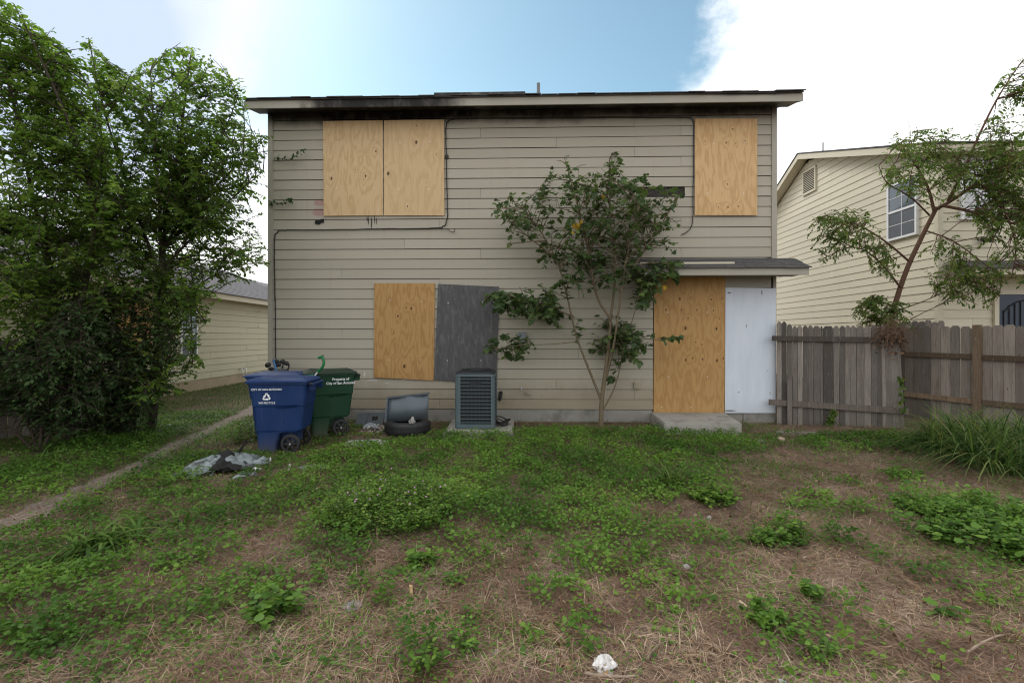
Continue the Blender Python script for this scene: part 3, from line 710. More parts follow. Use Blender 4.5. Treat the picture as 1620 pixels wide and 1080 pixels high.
# left: single storey pale house seen along its wall
A = onZ(253, 628); B = onZ(389, 604); U = (B - A) / np.linalg.norm(B - A); N = np.array((U[1], -U[0], 0))   # N towards us
if np.dot(CAM - A, N) < 0: N = -N
lh = thing('bungalow', 'single storey pale yellow green house with grey roof behind the left trees', 'house', A)
ef = onplane(323, 464, A + N * .35, N); ZE = ef[2]
s_ = lambda px: np.dot(onplane(px, 560, A, N) - A, U)
S0, S1 = -9.0, 22.0
LR = .185
plank_wall(lh, A - N*.002, U, N, .3, LR, int((ZE - .4) / LR) + 1, lambda z: (S0, S1), M['leftsid'], [(-1.6, 2.1, 5.7, 9), (-3, .5, 4.1, 7.6), (-2.2, 1.2, 4.9, 8.3)])
def seg(m, s0, s1, d0, d1, z0, z1, z0b=None, z1b=None):
    q = lambda s, d, z: A * (1, 1, 0) + U*s + N*d + np.array((0, 0, z))
    z0b = z0 if z0b is None else z0b; z1b = z1 if z1b is None else z1b
    m.hexa([q(s0, d0, z0), q(s1, d0, z0), q(s1, d1, z0b), q(s0, d1, z0b)], [q(s0, d0, z1), q(s1, d0, z1), q(s1, d1, z1b), q(s0, d1, z1b)]); return m
seg(MB(), S0, S1, -.01, -6, 0, ZE).build('wall', M['leftsid'], lh)
seg(MB(), S0, S1, .012, -.012, -.2, .28).build('foundation', mat_simple('left_foundation', (.37, .30, .21), .9, 0, .2, 3, .3), lh)
seg(MB(), S0 - .3, S1, .35, .33, ZE - .09, ZE + .07).build('fascia', M['cream_trim'], lh)
seg(MB(), S0 - .3, S1, .328, .0, ZE - .03, ZE - .015).build('soffit', M['cream'], lh)
PL = .42; DR = 3.4
seg(MB(), S0 - .3, S1, .38, -DR, ZE + .062, ZE + .08, ZE + .062 + PL * DR, ZE + .08 + PL * DR).build('roof', M['shingle_l'], lh)
seg(MB(), S0 - .3, S1, -DR - .002, -DR * 2, ZE + .062 + PL * DR, ZE + .08 + PL * DR, ZE, ZE + .02).build('roof', M['shingle_l'], lh)
sh = MB()
for c in range(24):
    d0 = .40 - c * .15; za = ZE + .082 + PL * (.38 - d0)
    s = S0 - .3 + random.random() * .3
    while s < 9:
        wd = .33; seg(sh, s, s + wd - .012, d0, d0 - .17, za, za + .014 + random.uniform(0, .006), za + PL * .17, za + PL * .17 + .004); s += wd
tag(sh.build('shingles', M['shingle_l'], lh), kind='stuff')
# its window and boarded window
def lwin(px0, px1, py0, py1):
    a = onplane(px0, py1, A, N); b = onplane(px1, py1, A, N); zt = onplane((px0 + px1) / 2, py0, A, N)[2]; zb = onplane((px0+px1)/2, py1, A, N)[2]
    return a * (1, 1, 0) + np.array((0, 0, zb)), np.dot(b - a, U), zt - zb
p, W, H = lwin(286, 309, 494, 563); window(lh, p, U, N, W, H, 2, 1)
p, W, H = lwin(182, 238, 474, 560)
m = MB(); c = [p + U*a + N*d + np.array((0, 0, b)) for b in (0, H) for a, d in ((0, .028), (W, .028), (W, .042), (0, .042))]; m.hexa(c[:4], c[4:])
lb = m.build('plywood_board', ply_mat('left_plywood', (.50, .27, .085), (.36, .17, .04), 9.1, []), None, loc=p); tag(lb, 'orange plywood sheet over the window of the left house', 'board')
pc = onplane(380, 584, A + N*.04, N)
hb = thing('hose_pipes', 'white curved water pipes low on the left house wall', 'pipe', pc)
for k, ds in enumerate((0, .22)):
    q = pc + U * ds; MB().tube([q + N*-.04, q + N*.04 + (0, 0, .02), q + N*.07, q + N*.07 + (0, 0, -.22 - .05*k)], .022, 8).build('pipe', M['white'], hb, smooth=True)

# ================================================================ GROUND AND PATH
g = NT('dry_ground'); v = g.coord('World')
n1 = g.noise(v, 1.1, 6, .62); n2 = g.noise(v, 22, 6, .7); n3 = g.noise(g.coord('World', (1, 1, 1), rot=(0, 0, .6)), 95, 4, .7); n4 = g.noise(v, 260, 2)
col = g.ramp(n2, [(.25, (.072, .046, .034)), (.45, (.15, .101, .077)), (.62, (.23, .165, .13)), (.8, (.31, .24, .195))])
col = g.mix(g.math('MULTIPLY', g.rng_(n3, .5, .7), .6), col, (.29, .22, .155))
col = g.mix(g.math('MULTIPLY', g.rng_(n1, .48, .62), .45), col, (.055, .065, .022))
col = g.mix(g.math('MULTIPLY', g.rng_(n4, .55, .75), .4), col, (.05, .035, .025))
g.bump(g.math('ADD', n2, n3), .9, .02); M['ground'] = g.done(col, .95, 0, .1)
xs = np.concatenate(([-600, -200, -60, -25], np.arange(-14, 14.01, .1), [25, 60, 200, 600])); ys = np.concatenate(([-600, -150, -40], np.arange(-14, .01, .1), [1, 3, 8, 20, 60, 200, 600]))
X, Y = np.meshgrid(xs, ys); V = np.stack((X, Y, gh(X, Y)), -1).reshape(-1, 3); nx = len(xs)
F = [(j*nx + i, j*nx + i + 1, (j+1)*nx + i + 1, (j+1)*nx + i) for j in range(len(ys)-1) for i in range(nx-1)]
me = bpy.data.meshes.new('ground'); me.from_pydata(V.tolist(), [], F); me.materials.append(M['ground']); me.polygons.foreach_set('use_smooth', [True]*len(F))
gr = bpy.data.objects.new('ground', me); COL.objects.link(gr); tag(gr, kind='structure')
g = NT('path_dirt'); v = g.coord('World'); n1 = g.noise(v, 5, 6, .6); n2 = g.noise(v, 60, 5, .7)
col = g.ramp(n2, [(.3, (.13, .105, .088)), (.5, (.215, .18, .155)), (.75, (.32, .28, .245))]); col = g.mix(g.rng_(n1, .45, .7), col, (.17, .145, .12))
g.bump(n2, .6, .01); M['path'] = g.done(col, .95, 0, .1)
PATHPX = [(-110, 862), (-30, 838), (40, 818), (110, 787), (170, 759), (230, 729), (280, 704), (330, 680), (365, 664), (392, 653), (412, 642), (425, 633)]
pth = np.array([onZ(*p) for p in PATHPX]); hw = np.array([.17, .16, .15, .14, .13, .125, .125, .13, .15, .18, .2, .2])
tt = np.linspace(0, len(pth) - 1, 90); pc_ = np.stack([np.interp(tt, range(len(pth)), pth[:, k]) for k in range(3)], 1); hw_ = np.interp(tt, range(len(pth)), hw)
tn = np.gradient(pc_, axis=0); tn /= np.linalg.norm(tn, axis=1, keepdims=True); nn = np.stack((-tn[:, 1], tn[:, 0], 0*tn[:, 0]), 1)
V = []; K = 8
for i in range(90):
    l, r = hw_[i] * (1 + .25 * math.sin(i * 1.3) * math.sin(i * .37)), hw_[i] * (1 + .25 * math.sin(i * .9 + 2) * math.cos(i * .53))
    for k in range(K + 1):
        p = pc_[i] + nn[i] * (-r + (l + r) * k / K); p[2] = gh(p[0], p[1]) + .005 + (-.004 if k in (0, K) else .0); V.append(p)
F = [(i*(K+1) + k, i*(K+1) + k + 1, (i+1)*(K+1) + k + 1, (i+1)*(K+1) + k) for i in range(89) for k in range(K)]
me = bpy.data.meshes.new('path'); me.from_pydata([tuple(p) for p in V], [], F); me.materials.append(M['path'])
pa_ = bpy.data.objects.new('path', me); COL.objects.link(pa_); tag(pa_, kind='structure')

# ================================================================ FENCES
def wood_mat(name, c, seed):
    g = NT(name); oi = g.n('ShaderNodeObjectInfo'); off = g.n('ShaderNodeVectorMath', operation='SCALE'); off.inputs['Scale'].default_value = 37
    cmb = g.n('ShaderNodeCombineXYZ'); g.l(oi.outputs['Random'], cmb.inputs[0]); g.l(oi.outputs['Random'], cmb.inputs[2]); g.l(cmb.outputs[0], off.inputs[0])
    def vec(sc):
        a = g.n('ShaderNodeVectorMath', operation='ADD'); g.l(g.n('ShaderNodeTexCoord').outputs['Object'], a.inputs[0]); g.l(off.outputs[0], a.inputs[1])
        m = g.n('ShaderNodeMapping'); m.inputs['Scale'].default_value = sc; g.l(a.outputs[0], m.inputs['Vector']); return m.outputs[0]
    f = g.noise(vec((60, 60, 3)), 1.2, 5, .65); n = g.noise(vec((6, 6, 1.2)), 1.4, 5, .6); sp = g.noise(vec((34, 34, 5)), 1.5, 5, .7)
    col = g.mix(oi.outputs['Random'], tuple(x*k for x, k in zip(c, (.42, .41, .40))), tuple(x*k for x, k in zip(c, (1.65, 1.62, 1.56))))
    col = g.mix(g.math('MULTIPLY', g.rng_(f, .4, .7), .55), col, tuple(x*.5 for x in c))
    col = g.mix(g.math('MULTIPLY', g.rng_(n, .5, .75), .5), col, tuple(x*k for x, k in zip(c, (.62, .5, .42))))
    col = g.mix(g.math('MULTIPLY', g.rng_(sp, .56, .70), .35), col, (.36, .35, .335))
    kn = g.noise(vec((9, 9, 6)), 1.1, 2); col = g.mix(g.math('MULTIPLY', g.rng_(kn, .74, .78), .8), col, (.05, .032, .022))
    g.bump(f, .5, .004); return g.done(col, .85, 0, .15)
M['fence_a'] = wood_mat('weathered_grey_wood', (.165, .148, .136), 1)
M['fence_b'] = wood_mat('weathered_brown_wood', (.20, .178, .158), 2)
M['fence_c'] = wood_mat('dark_wood', (.10, .085, .075), 3)
M['post'] = wood_mat('brown_post_wood', (.17, .125, .088), 4)
def picket(parent, p, u, n, wd, h, mat, lean=0., th=.017, name='picket', ear=.028, twist=0.):
    p = np.asarray(p, float); z = np.array((lean, 0, 1.))
    prof = [(-wd/2, 0), (wd/2, 0), (wd/2, h - ear*1.4), (wd/2 - ear, h), (-wd/2 + ear, h), (-wd/2, h - ear*1.4)]
    return MB().prism([p + u*a + np.array((lean*b, 0, b)) for a, b in prof], n*th).build(name, mat, parent, loc=p)
# back run, from the house corner
fa = thing('board_fence', 'grey weathered picket fence beside the white sheet with two rails on its face', 'fence', onZ(1330, 673))
f0 = onZ(1229, 671); f1 = onZ(1432, 676.5); uf = f1 - f0; Lf = np.linalg.norm(uf); uf /= Lf; nf = np.array((uf[1], -uf[0], 0))
if nf[1] > 0: nf = -nf
edges_px = [1229, 1237, 1245.5, 1254, 1262, 1270, 1278.5, 1287, 1298, 1303, 1319, 1328, 1337, 1346, 1355, 1367, 1378, 1388, 1396, 1403, 1413, 1424, 1432]
tops = [508, 509, 513, 515, 514.5, 515, 515, 515.5, 515.5, 515, 515, 515.5, 515, 515, 515, 515, 515, 514, 513, 518, 522, 524]
sof = lambda px: np.dot(onplane(px, 600, f0, nf) - f0, uf)
for i in range(len(edges_px) - 1):
    a, b = sof(edges_px[i]), sof(edges_px[i+1]); cx = f0 + uf * (a + b) / 2
    h = onplane((edges_px[i] + edges_px[i+1]) / 2, tops[i], cx, nf)[2]
    base = cx + nf * random.uniform(-.004, .004); base[2] = .0
    picket(fa, base, uf, -nf, max(.04, b - a - random.uniform(.003, .011)), h + random.uniform(-.008, .008), M['fence_a'], lean=(0 if i < 18 else -.014 * (i - 17)) + random.uniform(-.004, .004))
def rail(parent, pa, pb, n, w_, t_, mat, name='rail', sag=0):
    pa = np.asarray(pa, float); pb = np.asarray(pb, float); z = np.array((0, 0, w_)); m = MB(); K = 5; rg = []
    for k in range(K + 1):
        p = pa + (pb - pa) * k / K - np.array((0, 0, sag * math.sin(math.pi * k / K))); rg.append([p - z/2, p + z/2, p + z/2 + n*t_, p - z/2 + n*t_])
    return m.rings(rg).build(name, mat, parent, loc=pa)
rail(fa, onplane(1221, 535, f0 + nf*.004, nf), onplane(1436, 538, f0 + nf*.004, nf), nf, .085, .038, M['fence_c'])
rail(fa, onplane(1216, 635.5, f0 + nf*.004, nf), onplane(1436, 650, f0 + nf*.004, nf), nf, .095, .04, M['fence_c'])
pb_ = onZ(1250, 676); picket(fa, (onplane(1249, 600, f0 + nf*.045, nf)) * (1, 1, 0) , uf, nf, .075, onplane(1249, 601, f0 + nf*.045, nf)[2], M['fence_a'], ear=.001, name='loose_picket')
# side run towards us
fs_ = thing('side_fence', 'brown picket fence on the right edge with posts towards the yard', 'fence', atd(1560, 533, 8.2) * (1, 1, 0))
s0 = atd(1428, 533, 9.15) * (1, 1, 0); s1 = atd(1626, 533, 7.6) * (1, 1, 0); us = s1 - s0; Ls = np.linalg.norm(us); us /= Ls; ns = np.array((us[1], -us[0], 0))
if np.dot(CAM - s0, ns) < 0: ns = -ns
t = -.25; i = 0
while t < Ls + 3.2:
    wd = random.uniform(.134, .142); base = s0 + us * (t + wd/2)
    picket(fs_, base + ns * random.uniform(-.003, .003), us, -ns, wd - random.uniform(.001, .007), 1.65 + random.uniform(-.012, .02), M['fence_b'] if random.random() < .85 else M['fence_a'], random.uniform(-.006, .006)); t += wd + .003
def spx(px, py, d=.02): return onplane(px, py, s0 + ns*d, ns)
z1_ = spx(1440, 560)[2]; z2_ = spx(1540, 564)[2]; z3_ = spx(1610, 567)[2]
t1 = np.dot(spx(1430, 560) - s0, us); tp = np.dot(spx(1548, 560) - s0, us)
q = lambda t, z, d=.004: s0 + us*t + ns*d + np.array((0, 0, z))
rail(fs_, q(t1, z1_), q(tp - .05, z2_), ns, .085, .04, M['post']); rail(fs_, q(tp + .06, z2_ - .01), q(tp + 2.4, z3_ - .02), ns, .085, .04, M['post'])
rail(fs_, q(t1, .42), q(tp - .05, .40), ns, .085, .04, M['post']); rail(fs_, q(tp + .06, .40), q(tp + 2.4, .39), ns, .085, .04, M['post'])
for tt_, hh in ((tp, 1.67), (tp + 2.4, 1.67)):
    MB().prism([q(tt_ - .048, 0, .005), q(tt_ + .048, 0, .005), q(tt_ + .048, 0, .1), q(tt_ - .048, 0, .1)], (0, 0, hh)).build('post', M['post'], fs_, loc=q(tt_, 0, .05))
# bit of fence behind, between the two houses
fc = thing('back_fence', 'short darker stretch of picket fence rising behind the corner under the leaning tree', 'fence', atd(1465, 533, 9.75) * (1, 1, 0))
p0 = atd(1400, 533, 9.62) * (1, 1, 0); p1 = atd(1493, 533, 9.72) * (1, 1, 0); u_ = (p1 - p0); L_ = np.linalg.norm(u_); u_ /= L_; n_ = np.array((u_[1], -u_[0], 0))
t = 0
while t < L_ - .1: picket(fc, p0 + u_*(t + .07), u_, n_, .13, 1.79 + random.uniform(-.03, .02), M['fence_a']); t += .138
rail(fc, p0 + np.array((0, 0, 1.5)), p1 + np.array((0, 0, 1.5)), n_, .085, .04, M['fence_a'])
# left edge fence, grey and half swallowed by the shrubs
fl_ = thing('left_fence', 'old grey picket fence half hidden by the shrubs on the left edge', 'fence', onZ(-40, 760))
l0 = atd(-70, 533, 6.75) * (1, 1, 0); l1 = atd(200, 533, 8.2) * (1, 1, 0); ul = l1 - l0; Ll = np.linalg.norm(ul); ul /= Ll; nl_ = np.array((ul[1], -ul[0], 0))
if np.dot(CAM - l0, nl_) < 0: nl_ = -nl_
t = 0
while t < Ll:
    if random.random() < .93: picket(fl_, l0 + ul*t, ul, -nl_, .13, 1.42 + random.uniform(-.05, .03), M['fence_a'], random.uniform(-.02, .02))
    t += .142
for z in (.4, 1.15): rail(fl_, l0 + nl_*.004 + np.array((0, 0, z)), l1 + nl_*.004 + np.array((0, 0, z)), nl_, .085, .04, M['fence_c'])
# ================================================================ TREES
GREEN_TREE = [(.046, .094, .026), (.072, .135, .034), (.105, .18, .042), (.145, .23, .052), (.21, .29, .065)]
M['leaf_l'] = mat_leaf('elm_leaf', GREEN_TREE, .66)
M['leaf_d'] = mat_leaf('dark_shrub_leaf', [(.022, .046, .018), (.032, .064, .024), (.044, .084, .030), (.066, .11, .036)], .3)
M['leaf_m'] = mat_leaf('lobed_leaf', [(.042, .075, .040), (.062, .105, .050), (.09, .145, .06), (.135, .20, .06)], .42, .4)
M['leaf_y'] = mat_leaf('yellow_leaf', [(.42, .30, .03), (.36, .22, .02)], .3)
M['leaf_r'] = mat_leaf('right_tree_leaf', [(.048, .092, .028), (.072, .13, .038), (.105, .175, .046), (.15, .215, .06), (.17, .15, .06)], .5)
M['bark'] = mat_simple('dark_bark', (.075, .06, .048), .95, 0, .35, 16, .6, .1)
M['bark_m'] = mat_simple('tan_bark', (.17, .135, .09), .9, 0, .25, 14, .4, .15)
M['bark_r'] = mat_simple('red_brown_bark', (.125, .072, .05), .9, 0, .3, 14, .5, .15)
def sm_poly(pts, k=4):                    # smoothed polyline
    pts = np.asarray(pts, float)
    for _ in range(2):
        q = [pts[0]]
        for a, b in zip(pts[:-1], pts[1:]): q += [a*.75 + b*.25, a*.25 + b*.75]
        q.append(pts[-1]); pts = np.array(q)
    return pts
def limb(px, d0, d1=None):                # photo pixels with a distance along it
    n = len(px); d1 = d0 if d1 is None else d1
    return sm_poly([atd(p[0], p[1], (p[2] if len(p) > 2 else d0 + (d1 - d0) * i / max(1, n-1))) for i, p in enumerate(px)])
def curve_from(p, d, L, droop, k=5):
    pts = [p]; d = d.copy()
    for i in range(k):
        d = d + np.array((0, 0, -droop / k)) + rng.normal(size=3) * .10; d /= np.linalg.norm(d); pts.append(pts[-1] + d * L / k)
    return np.array(pts)
def grow(tree, limbs, polys, n_branch, bl, n_twig, tl, n_leaf, lsize, leafmat, bark, tmpl=LEAF, tf=LEAF_F, wid=1.0, droop=.5, t0=.25, up=.25, leafcl=None, lrnd=(0, 1), hang=.35, dmin=None):
    """side branches from limbs, twigs from both, leaves alternate along the twigs; kept where the crown is"""
    br, tw, cl = MB(), MB(), leafcl or Cloud()
    lens = np.array([np.linalg.norm(np.diff(l, axis=0), axis=1).sum() for l, _ in limbs]); pr = lens / lens.sum()
    def ok(pts):
        if dmin is not None and (np.abs(pts[-1][0]) < 1e9) and not dmin(pts): return False
        q = project(pts[[len(pts)//2, -1]]); return any(inpoly(q, P).all() for P in polys)
    def pick(src, prob):
        k = rng.choice(len(src), p=prob); l = src[k]; f = rng.uniform(t0, 1) * (len(l) - 1); i = min(int(f), len(l) - 2)
        return l[i] + (l[i+1] - l[i]) * (f - i), (l[i+1] - l[i]) / (np.linalg.norm(l[i+1] - l[i]) + 1e-9)
    src = [l for l, _ in limbs]; second = []
    tries = 0
    while len(second) < n_branch and tries < n_branch * 12:
        tries += 1; p, d = pick(src, pr); v = runit(1)[0]; v -= d * np.dot(v, d); v /= np.linalg.norm(v)
        d2 = d * .55 + v * .9 + np.array((0, 0, up)); d2 /= np.linalg.norm(d2); pts = curve_from(p, d2, bl * rng.uniform(.5, 1.2), droop * .5)
        if not ok(pts): continue
        second.append(pts); br.tube(pts, list(np.linspace(.009, .0035, len(pts))), 4, False)
    allsrc = src + second; ln = np.concatenate((lens * .5, [np.linalg.norm(np.diff(l, axis=0), axis=1).sum() * 1.3 for l in second])); ln /= ln.sum()
    P, D, S = [], [], []; cnt = tries = 0
    while cnt < n_twig and tries < n_twig * 12:
        tries += 1; p, d = pick(allsrc, ln); v = runit(1)[0]; d2 = d * .6 + v * .9 + np.array((0, 0, up)); d2 /= np.linalg.norm(d2)
        pts = curve_from(p, d2, tl * rng.uniform(.45, 1.2), droop)
        if not ok(pts): continue
        cnt += 1; tw.tube(pts, list(np.linspace(.0045, .0016, len(pts))), 3, False)
        m = max(3, int(n_leaf * rng.uniform(.7, 1.3))); f = np.linspace(.12, 1, m) * (len(pts) - 1.001); i = f.astype(int)
        pos = pts[i] + (pts[i+1] - pts[i]) * (f - i)[:, None]; tg = pts[i+1] - pts[i]; tg /= np.linalg.norm(tg, axis=1, keepdims=True)
        sd = np.cross(tg, (0, 0, 1.)); sd /= np.linalg.norm(sd, axis=1, keepdims=True) + 1e-6; sg = np.where(np.arange(m) % 2, 1, -1)[:, None]
        P.append(pos); D.append(tg * .55 + sd * sg * .8 + rng.normal(size=(m, 3)) * .25 - np.array((0, 0, hang))); S.append(np.full(m, rng.random()))
    for l in src:                          # the outer end of a limb is leafy too
        k0 = int(len(l) * .62); f = np.linspace(k0, len(l) - 1.001, max(4, int(n_leaf * 2.2))); i = f.astype(int); m = len(f)
        pos = l[i] + (l[i+1] - l[i]) * (f - i)[:, None]; q = project(pos); kk = np.zeros(m, bool)
        for pl in polys: kk |= inpoly(q, pl)
        if kk.sum() < 2: continue
        v = runit(m); v[:, 2] = np.abs(v[:, 2]) * .3; pos = pos + v * rng.uniform(0, .10, (m, 1))
        P.append(pos[kk]); D.append((v + rng.normal(size=(m, 3)) * .4 - np.array((0, 0, hang)))[kk]); S.append(rng.random(kk.sum()))
    P, D, S = np.concatenate(P), np.concatenate(D), np.concatenate(S); n = len(P)
    nr = np.tile((0, 0, 1.), (n, 1)) + rng.normal(size=(n, 3)) * .45
    rd = np.clip(S * .55 + rng.random(n) * .45, 0, 1) * (lrnd[1] - lrnd[0]) + lrnd[0]
    cl.add(P, D, nr, lsize * rng.uniform(.45, 1.3, n), tmpl, tf, rd, wid)
    if br.v: tag(br.build('branches', bark, tree, smooth=True), kind='stuff')
    tag(tw.build('twigs', bark, tree), kind='stuff')
    if leafcl is None: cl.build('crown', leafmat, tree, kind='stuff')
    return n
def make_limbs(tree, limbs, bark, trunk_first=True):
    for i, (l, (r0, r1)) in enumerate(limbs):
        MB().tube(l, list(np.linspace(r0, r1, len(l))), 8).build('trunk' if i == 0 and trunk_first else 'limb', bark, tree, smooth=True)

# left tree nearest the house
base = onZ(238, 690)
tA = thing('elm_tree', 'tall leafy tree nearest the left corner of the house with its trunk by the path', 'tree', base)
L = [(limb([(236, 694, 7.5), (247, 620, 7.5), (251, 545, 7.5), (254, 460, 7.5), (258, 380, 7.5)], 7.5), (0.0680, 0.0400)),
     (limb([(258, 385, 7.5), (270, 300, 7.4), (285, 220, 7.3), (296, 130, 7.2), (302, 85, 7.2)], 7.5), (0.0279, 0.0050)),
     (limb([(254, 440, 7.5), (225, 360, 7.2), (190, 260, 7.0), (160, 160, 6.8), (140, 60, 6.8)], 7.5), (0.0260, 0.0050)),
     (limb([(257, 395, 7.5), (310, 310, 7.5), (350, 220, 7.6), (378, 150, 7.6)], 7.5), (0.0217, 0.0043)),
     (limb([(256, 410, 7.5), (252, 310, 7.3), (243, 210, 7.1), (238, 110, 7.0)], 7.5), (.026, .005)),
     (limb([(256, 400, 7.5), (320, 320, 7.7), (375, 260, 7.9), (420, 215, 8.0)], 7.5), (.024, .005)),
     (limb([(253, 430, 7.5), (310, 370, 7.7), (370, 310, 8.0), (418, 270, 8.1)], 7.5), (0.0205, 0.0043)),
     (limb([(251, 520, 7.5), (310, 450, 7.8), (370, 420, 8.0), (420, 415, 8.2)], 7.5), (0.0186, 0.0037)),
     (limb([(252, 470, 7.5), (215, 400, 7.9), (170, 330, 8.0), (120, 270, 8.2)], 7.5), (0.0186, 0.0037)),
     (limb([(249, 560, 7.5), (290, 530, 7.4), (325, 505, 7.3)], 7.5), (0.0099, 0.0025)),
     (limb([(248, 600, 7.5), (280, 590, 7.3), (305, 580, 7.3)], 7.5), (0.0087, 0.0025))]
make_limbs(tA, L, M['bark'])
POLY_A = [(95, 300), (130, 190), (120, 110), (120, 60), (150, 35), (168, 95), (200, 115), (235, 95), (285, 66), (312, 72), (345, 92), (386, 130), (390, 165), (388, 200), (422, 206), (426, 245), (412, 262), (426, 300), (427, 335), (405, 350), (427, 365), (428, 425), (405, 448), (345, 455), (352, 485), (320, 510), (328, 560), (318, 605), (285, 625), (258, 660), (180, 660), (120, 560), (70, 440)]
grow(tA, L, [POLY_A], 280, 1.1, 2650, .44, 16, .062, M['leaf_l'], M['bark'], wid=.92, droop=.4, t0=.15, up=.28)
# left edge tree
base = onZ(112, 706)
tB = thing('elm_tree', 'taller tree at the left edge with two dark stems rising from the shrubs', 'tree', base)
L = [(limb([(112, 706, 6.7), (110, 620, 6.7), (108, 540, 6.7), (97, 488, 6.7), (80, 433, 6.7), (66, 370, 6.7)], 6.7), (0.0560, 0.0360)),
     (limb([(109, 550, 6.7), (122, 505, 6.7), (136, 441, 6.7), (147, 390, 6.7), (150, 330, 6.6)], 6.7), (0.0440, 0.0280)),
     (limb([(66, 375, 6.7), (45, 280, 6.4), (25, 170, 6.1), (-10, 60, 5.9), (-30, -20, 5.8)], 6.7), (0.0248, 0.0050)),
     (limb([(150, 335, 6.6), (130, 240, 6.3), (90, 150, 6.0), (50, 60, 5.9), (22, 8, 5.8)], 6.7), (0.0217, 0.0037)),
     (limb([(150, 335, 6.6), (165, 240, 6.6), (150, 150, 6.4), (100, 75, 6.2)], 6.7), (0.0186, 0.0037)),
     (limb([(72, 400, 6.7), (20, 350, 6.5), (-50, 300, 6.3), (-110, 240, 6.2)], 6.7), (0.0198, 0.0050)),
     (limb([(100, 500, 6.7), (40, 440, 6.4), (-20, 400, 6.2)], 6.7), (0.0174, 0.0037)),
     (limb([(136, 441, 6.7), (180, 390, 6.9), (225, 340, 7.0)], 6.7), (0.0149, 0.0037))]
make_limbs(tB, L, M['bark'])
POLY_B = [(-260, 460), (-260, -60), (8, -60), (20, 5), (50, 30), (72, 55), (66, 95), (78, 25), (104, 60), (108, 95), (135, 62), (150, 25), (168, 75), (160, 130), (195, 160), (185, 260), (230, 320), (225, 420), (215, 520), (120, 560), (20, 560), (-60, 540)]
grow(tB, L, [POLY_B], 200, 1.1, 2250, .46, 14, .070, M['leaf_l'], M['bark'], wid=.88, droop=.4, t0=.15, up=.32, lrnd=(.15, 1))
# shrubs beneath
def shrub(label, base, stems, poly, nb_, nt, group=None, lsize=.085, mat='leaf_d', d=.5):
    t = thing('shrub', label, 'shrub', base, group=group)
    L = [(l, (.022, .006)) for l in stems]
    for l, (r0, r1) in L: MB().tube(l, list(np.linspace(r0, r1, len(l))), 6).build('stem', M['bark'], t, smooth=True)
    grow(t, L, poly, nb_, .6, nt, .38, 11, lsize, M[mat], M['bark'], droop=.7, t0=.1, up=.2)
    return t
shrub('dense dark shrub filling the left edge in front of the old fence', onZ(60, 716),
      [limb([(60, 716, 6.3), (40, 650, 6.2), (10, 580, 6.0), (-30, 520, 5.9)], 6), limb([(62, 716, 6.3), (70, 640, 6.2), (60, 560, 6.0), (50, 500, 6)], 6), limb([(65, 716, 6.3), (100, 640, 6.3), (125, 570, 6.2), (130, 500, 6.2)], 6),
       limb([(58, 716, 6.3), (10, 670, 6), (-60, 640, 5.8)], 6)],
      [[(-200, 690), (-200, 540), (-20, 510), (20, 560), (40, 510), (75, 500), (110, 470), (165, 470), (175, 560), (170, 650), (130, 690), (60, 690), (20, 650), (-30, 690)]], 130, 1150, lsize=.055)
shrub('dark leafy shrub around the trunk of the tall left tree', onZ(190, 694),
      [limb([(190, 694, 7.2), (170, 620, 7.1), (140, 550, 7.0), (130, 490, 7)], 7), limb([(192, 694, 7.2), (200, 610, 7.2), (205, 530, 7.2), (215, 460, 7.2)], 7), limb([(196, 694, 7.2), (225, 630, 7.2), (255, 580, 7.2), (285, 540, 7.2)], 7),
       limb([(188, 694, 7.2), (150, 660, 7.1), (110, 630, 7.0)], 7)],
      [[(90, 690), (95, 560), (110, 480), (160, 440), (215, 440), (255, 480), (275, 520), (300, 560), (285, 610), (262, 640), (235, 690), (150, 700)]], 130, 1200, lsize=.055)

# small tree in front of the wall
base = onZ(951, 672)
tM = thing('lobed_leaf_tree', 'young multi stemmed tree growing against the middle of the house wall', 'tree', base)
L = [(limb([(951, 674, 8.22), (951, 640, 8.2), (956, 600, 8.18), (963, 550, 8.15), (966, 500, 8.1)], 8), (.042, .024)),
     (limb([(951, 632, 8.2), (934, 590, 8.15), (912, 535, 8.1), (900, 480, 8.05), (888, 430, 8.0), (866, 380, 7.9), (825, 325, 7.8)], 8), (.023, .006)),
     (limb([(958, 600, 8.2), (972, 545, 8.05), (980, 480, 7.95), (992, 400, 7.85), (1010, 330, 7.8), (1022, 280, 7.8)], 8), (.026, .006)),
     (limb([(966, 505, 8.1), (942, 470, 8.05), (932, 400, 8.0), (915, 330, 7.9), (893, 250, 7.9)], 8), (.026, .006)),
     (limb([(966, 505, 8.1), (975, 430, 8.1), (965, 350, 8.05), (965, 260, 8.0)], 8), (.024, .006)),
     (limb([(905, 500, 8.1), (870, 485, 8.05), (830, 472, 8.0), (775, 465, 7.95)], 8), (.016, .005)),
     (limb([(985, 450, 8.0), (1030, 380, 7.9), (1075, 310, 7.9)], 8), (.016, .005)),
     (limb([(990, 420, 7.9), (1035, 415, 7.85), (1075, 415, 7.8)], 8), (.012, .004)),
     (limb([(972, 545, 8.1), (1010, 535, 8.0), (1055, 538, 7.95), (1075, 532, 7.9)], 8), (.012, .004)),
     (limb([(915, 540, 8.1), (870, 545, 8.0), (825, 545, 7.9), (770, 555, 7.9)], 8), (.009, .003)),
     (limb([(880, 410, 8.0), (830, 370, 7.9), (790, 335, 7.9)], 8), (.012, .004)),
     (limb([(953, 650, 8.2), (975, 610, 8.1), (985, 560, 8.05), (1005, 490, 8.0), (1020, 440, 8)], 8), (.015, .004))]
make_limbs(tM, L, M['bark_m'])
cM = Cloud()
GM = dict(leafcl=cM, tmpl=LOBED, tf=LOBED_F, wid=1.0, droop=.5, up=.1, hang=.28)
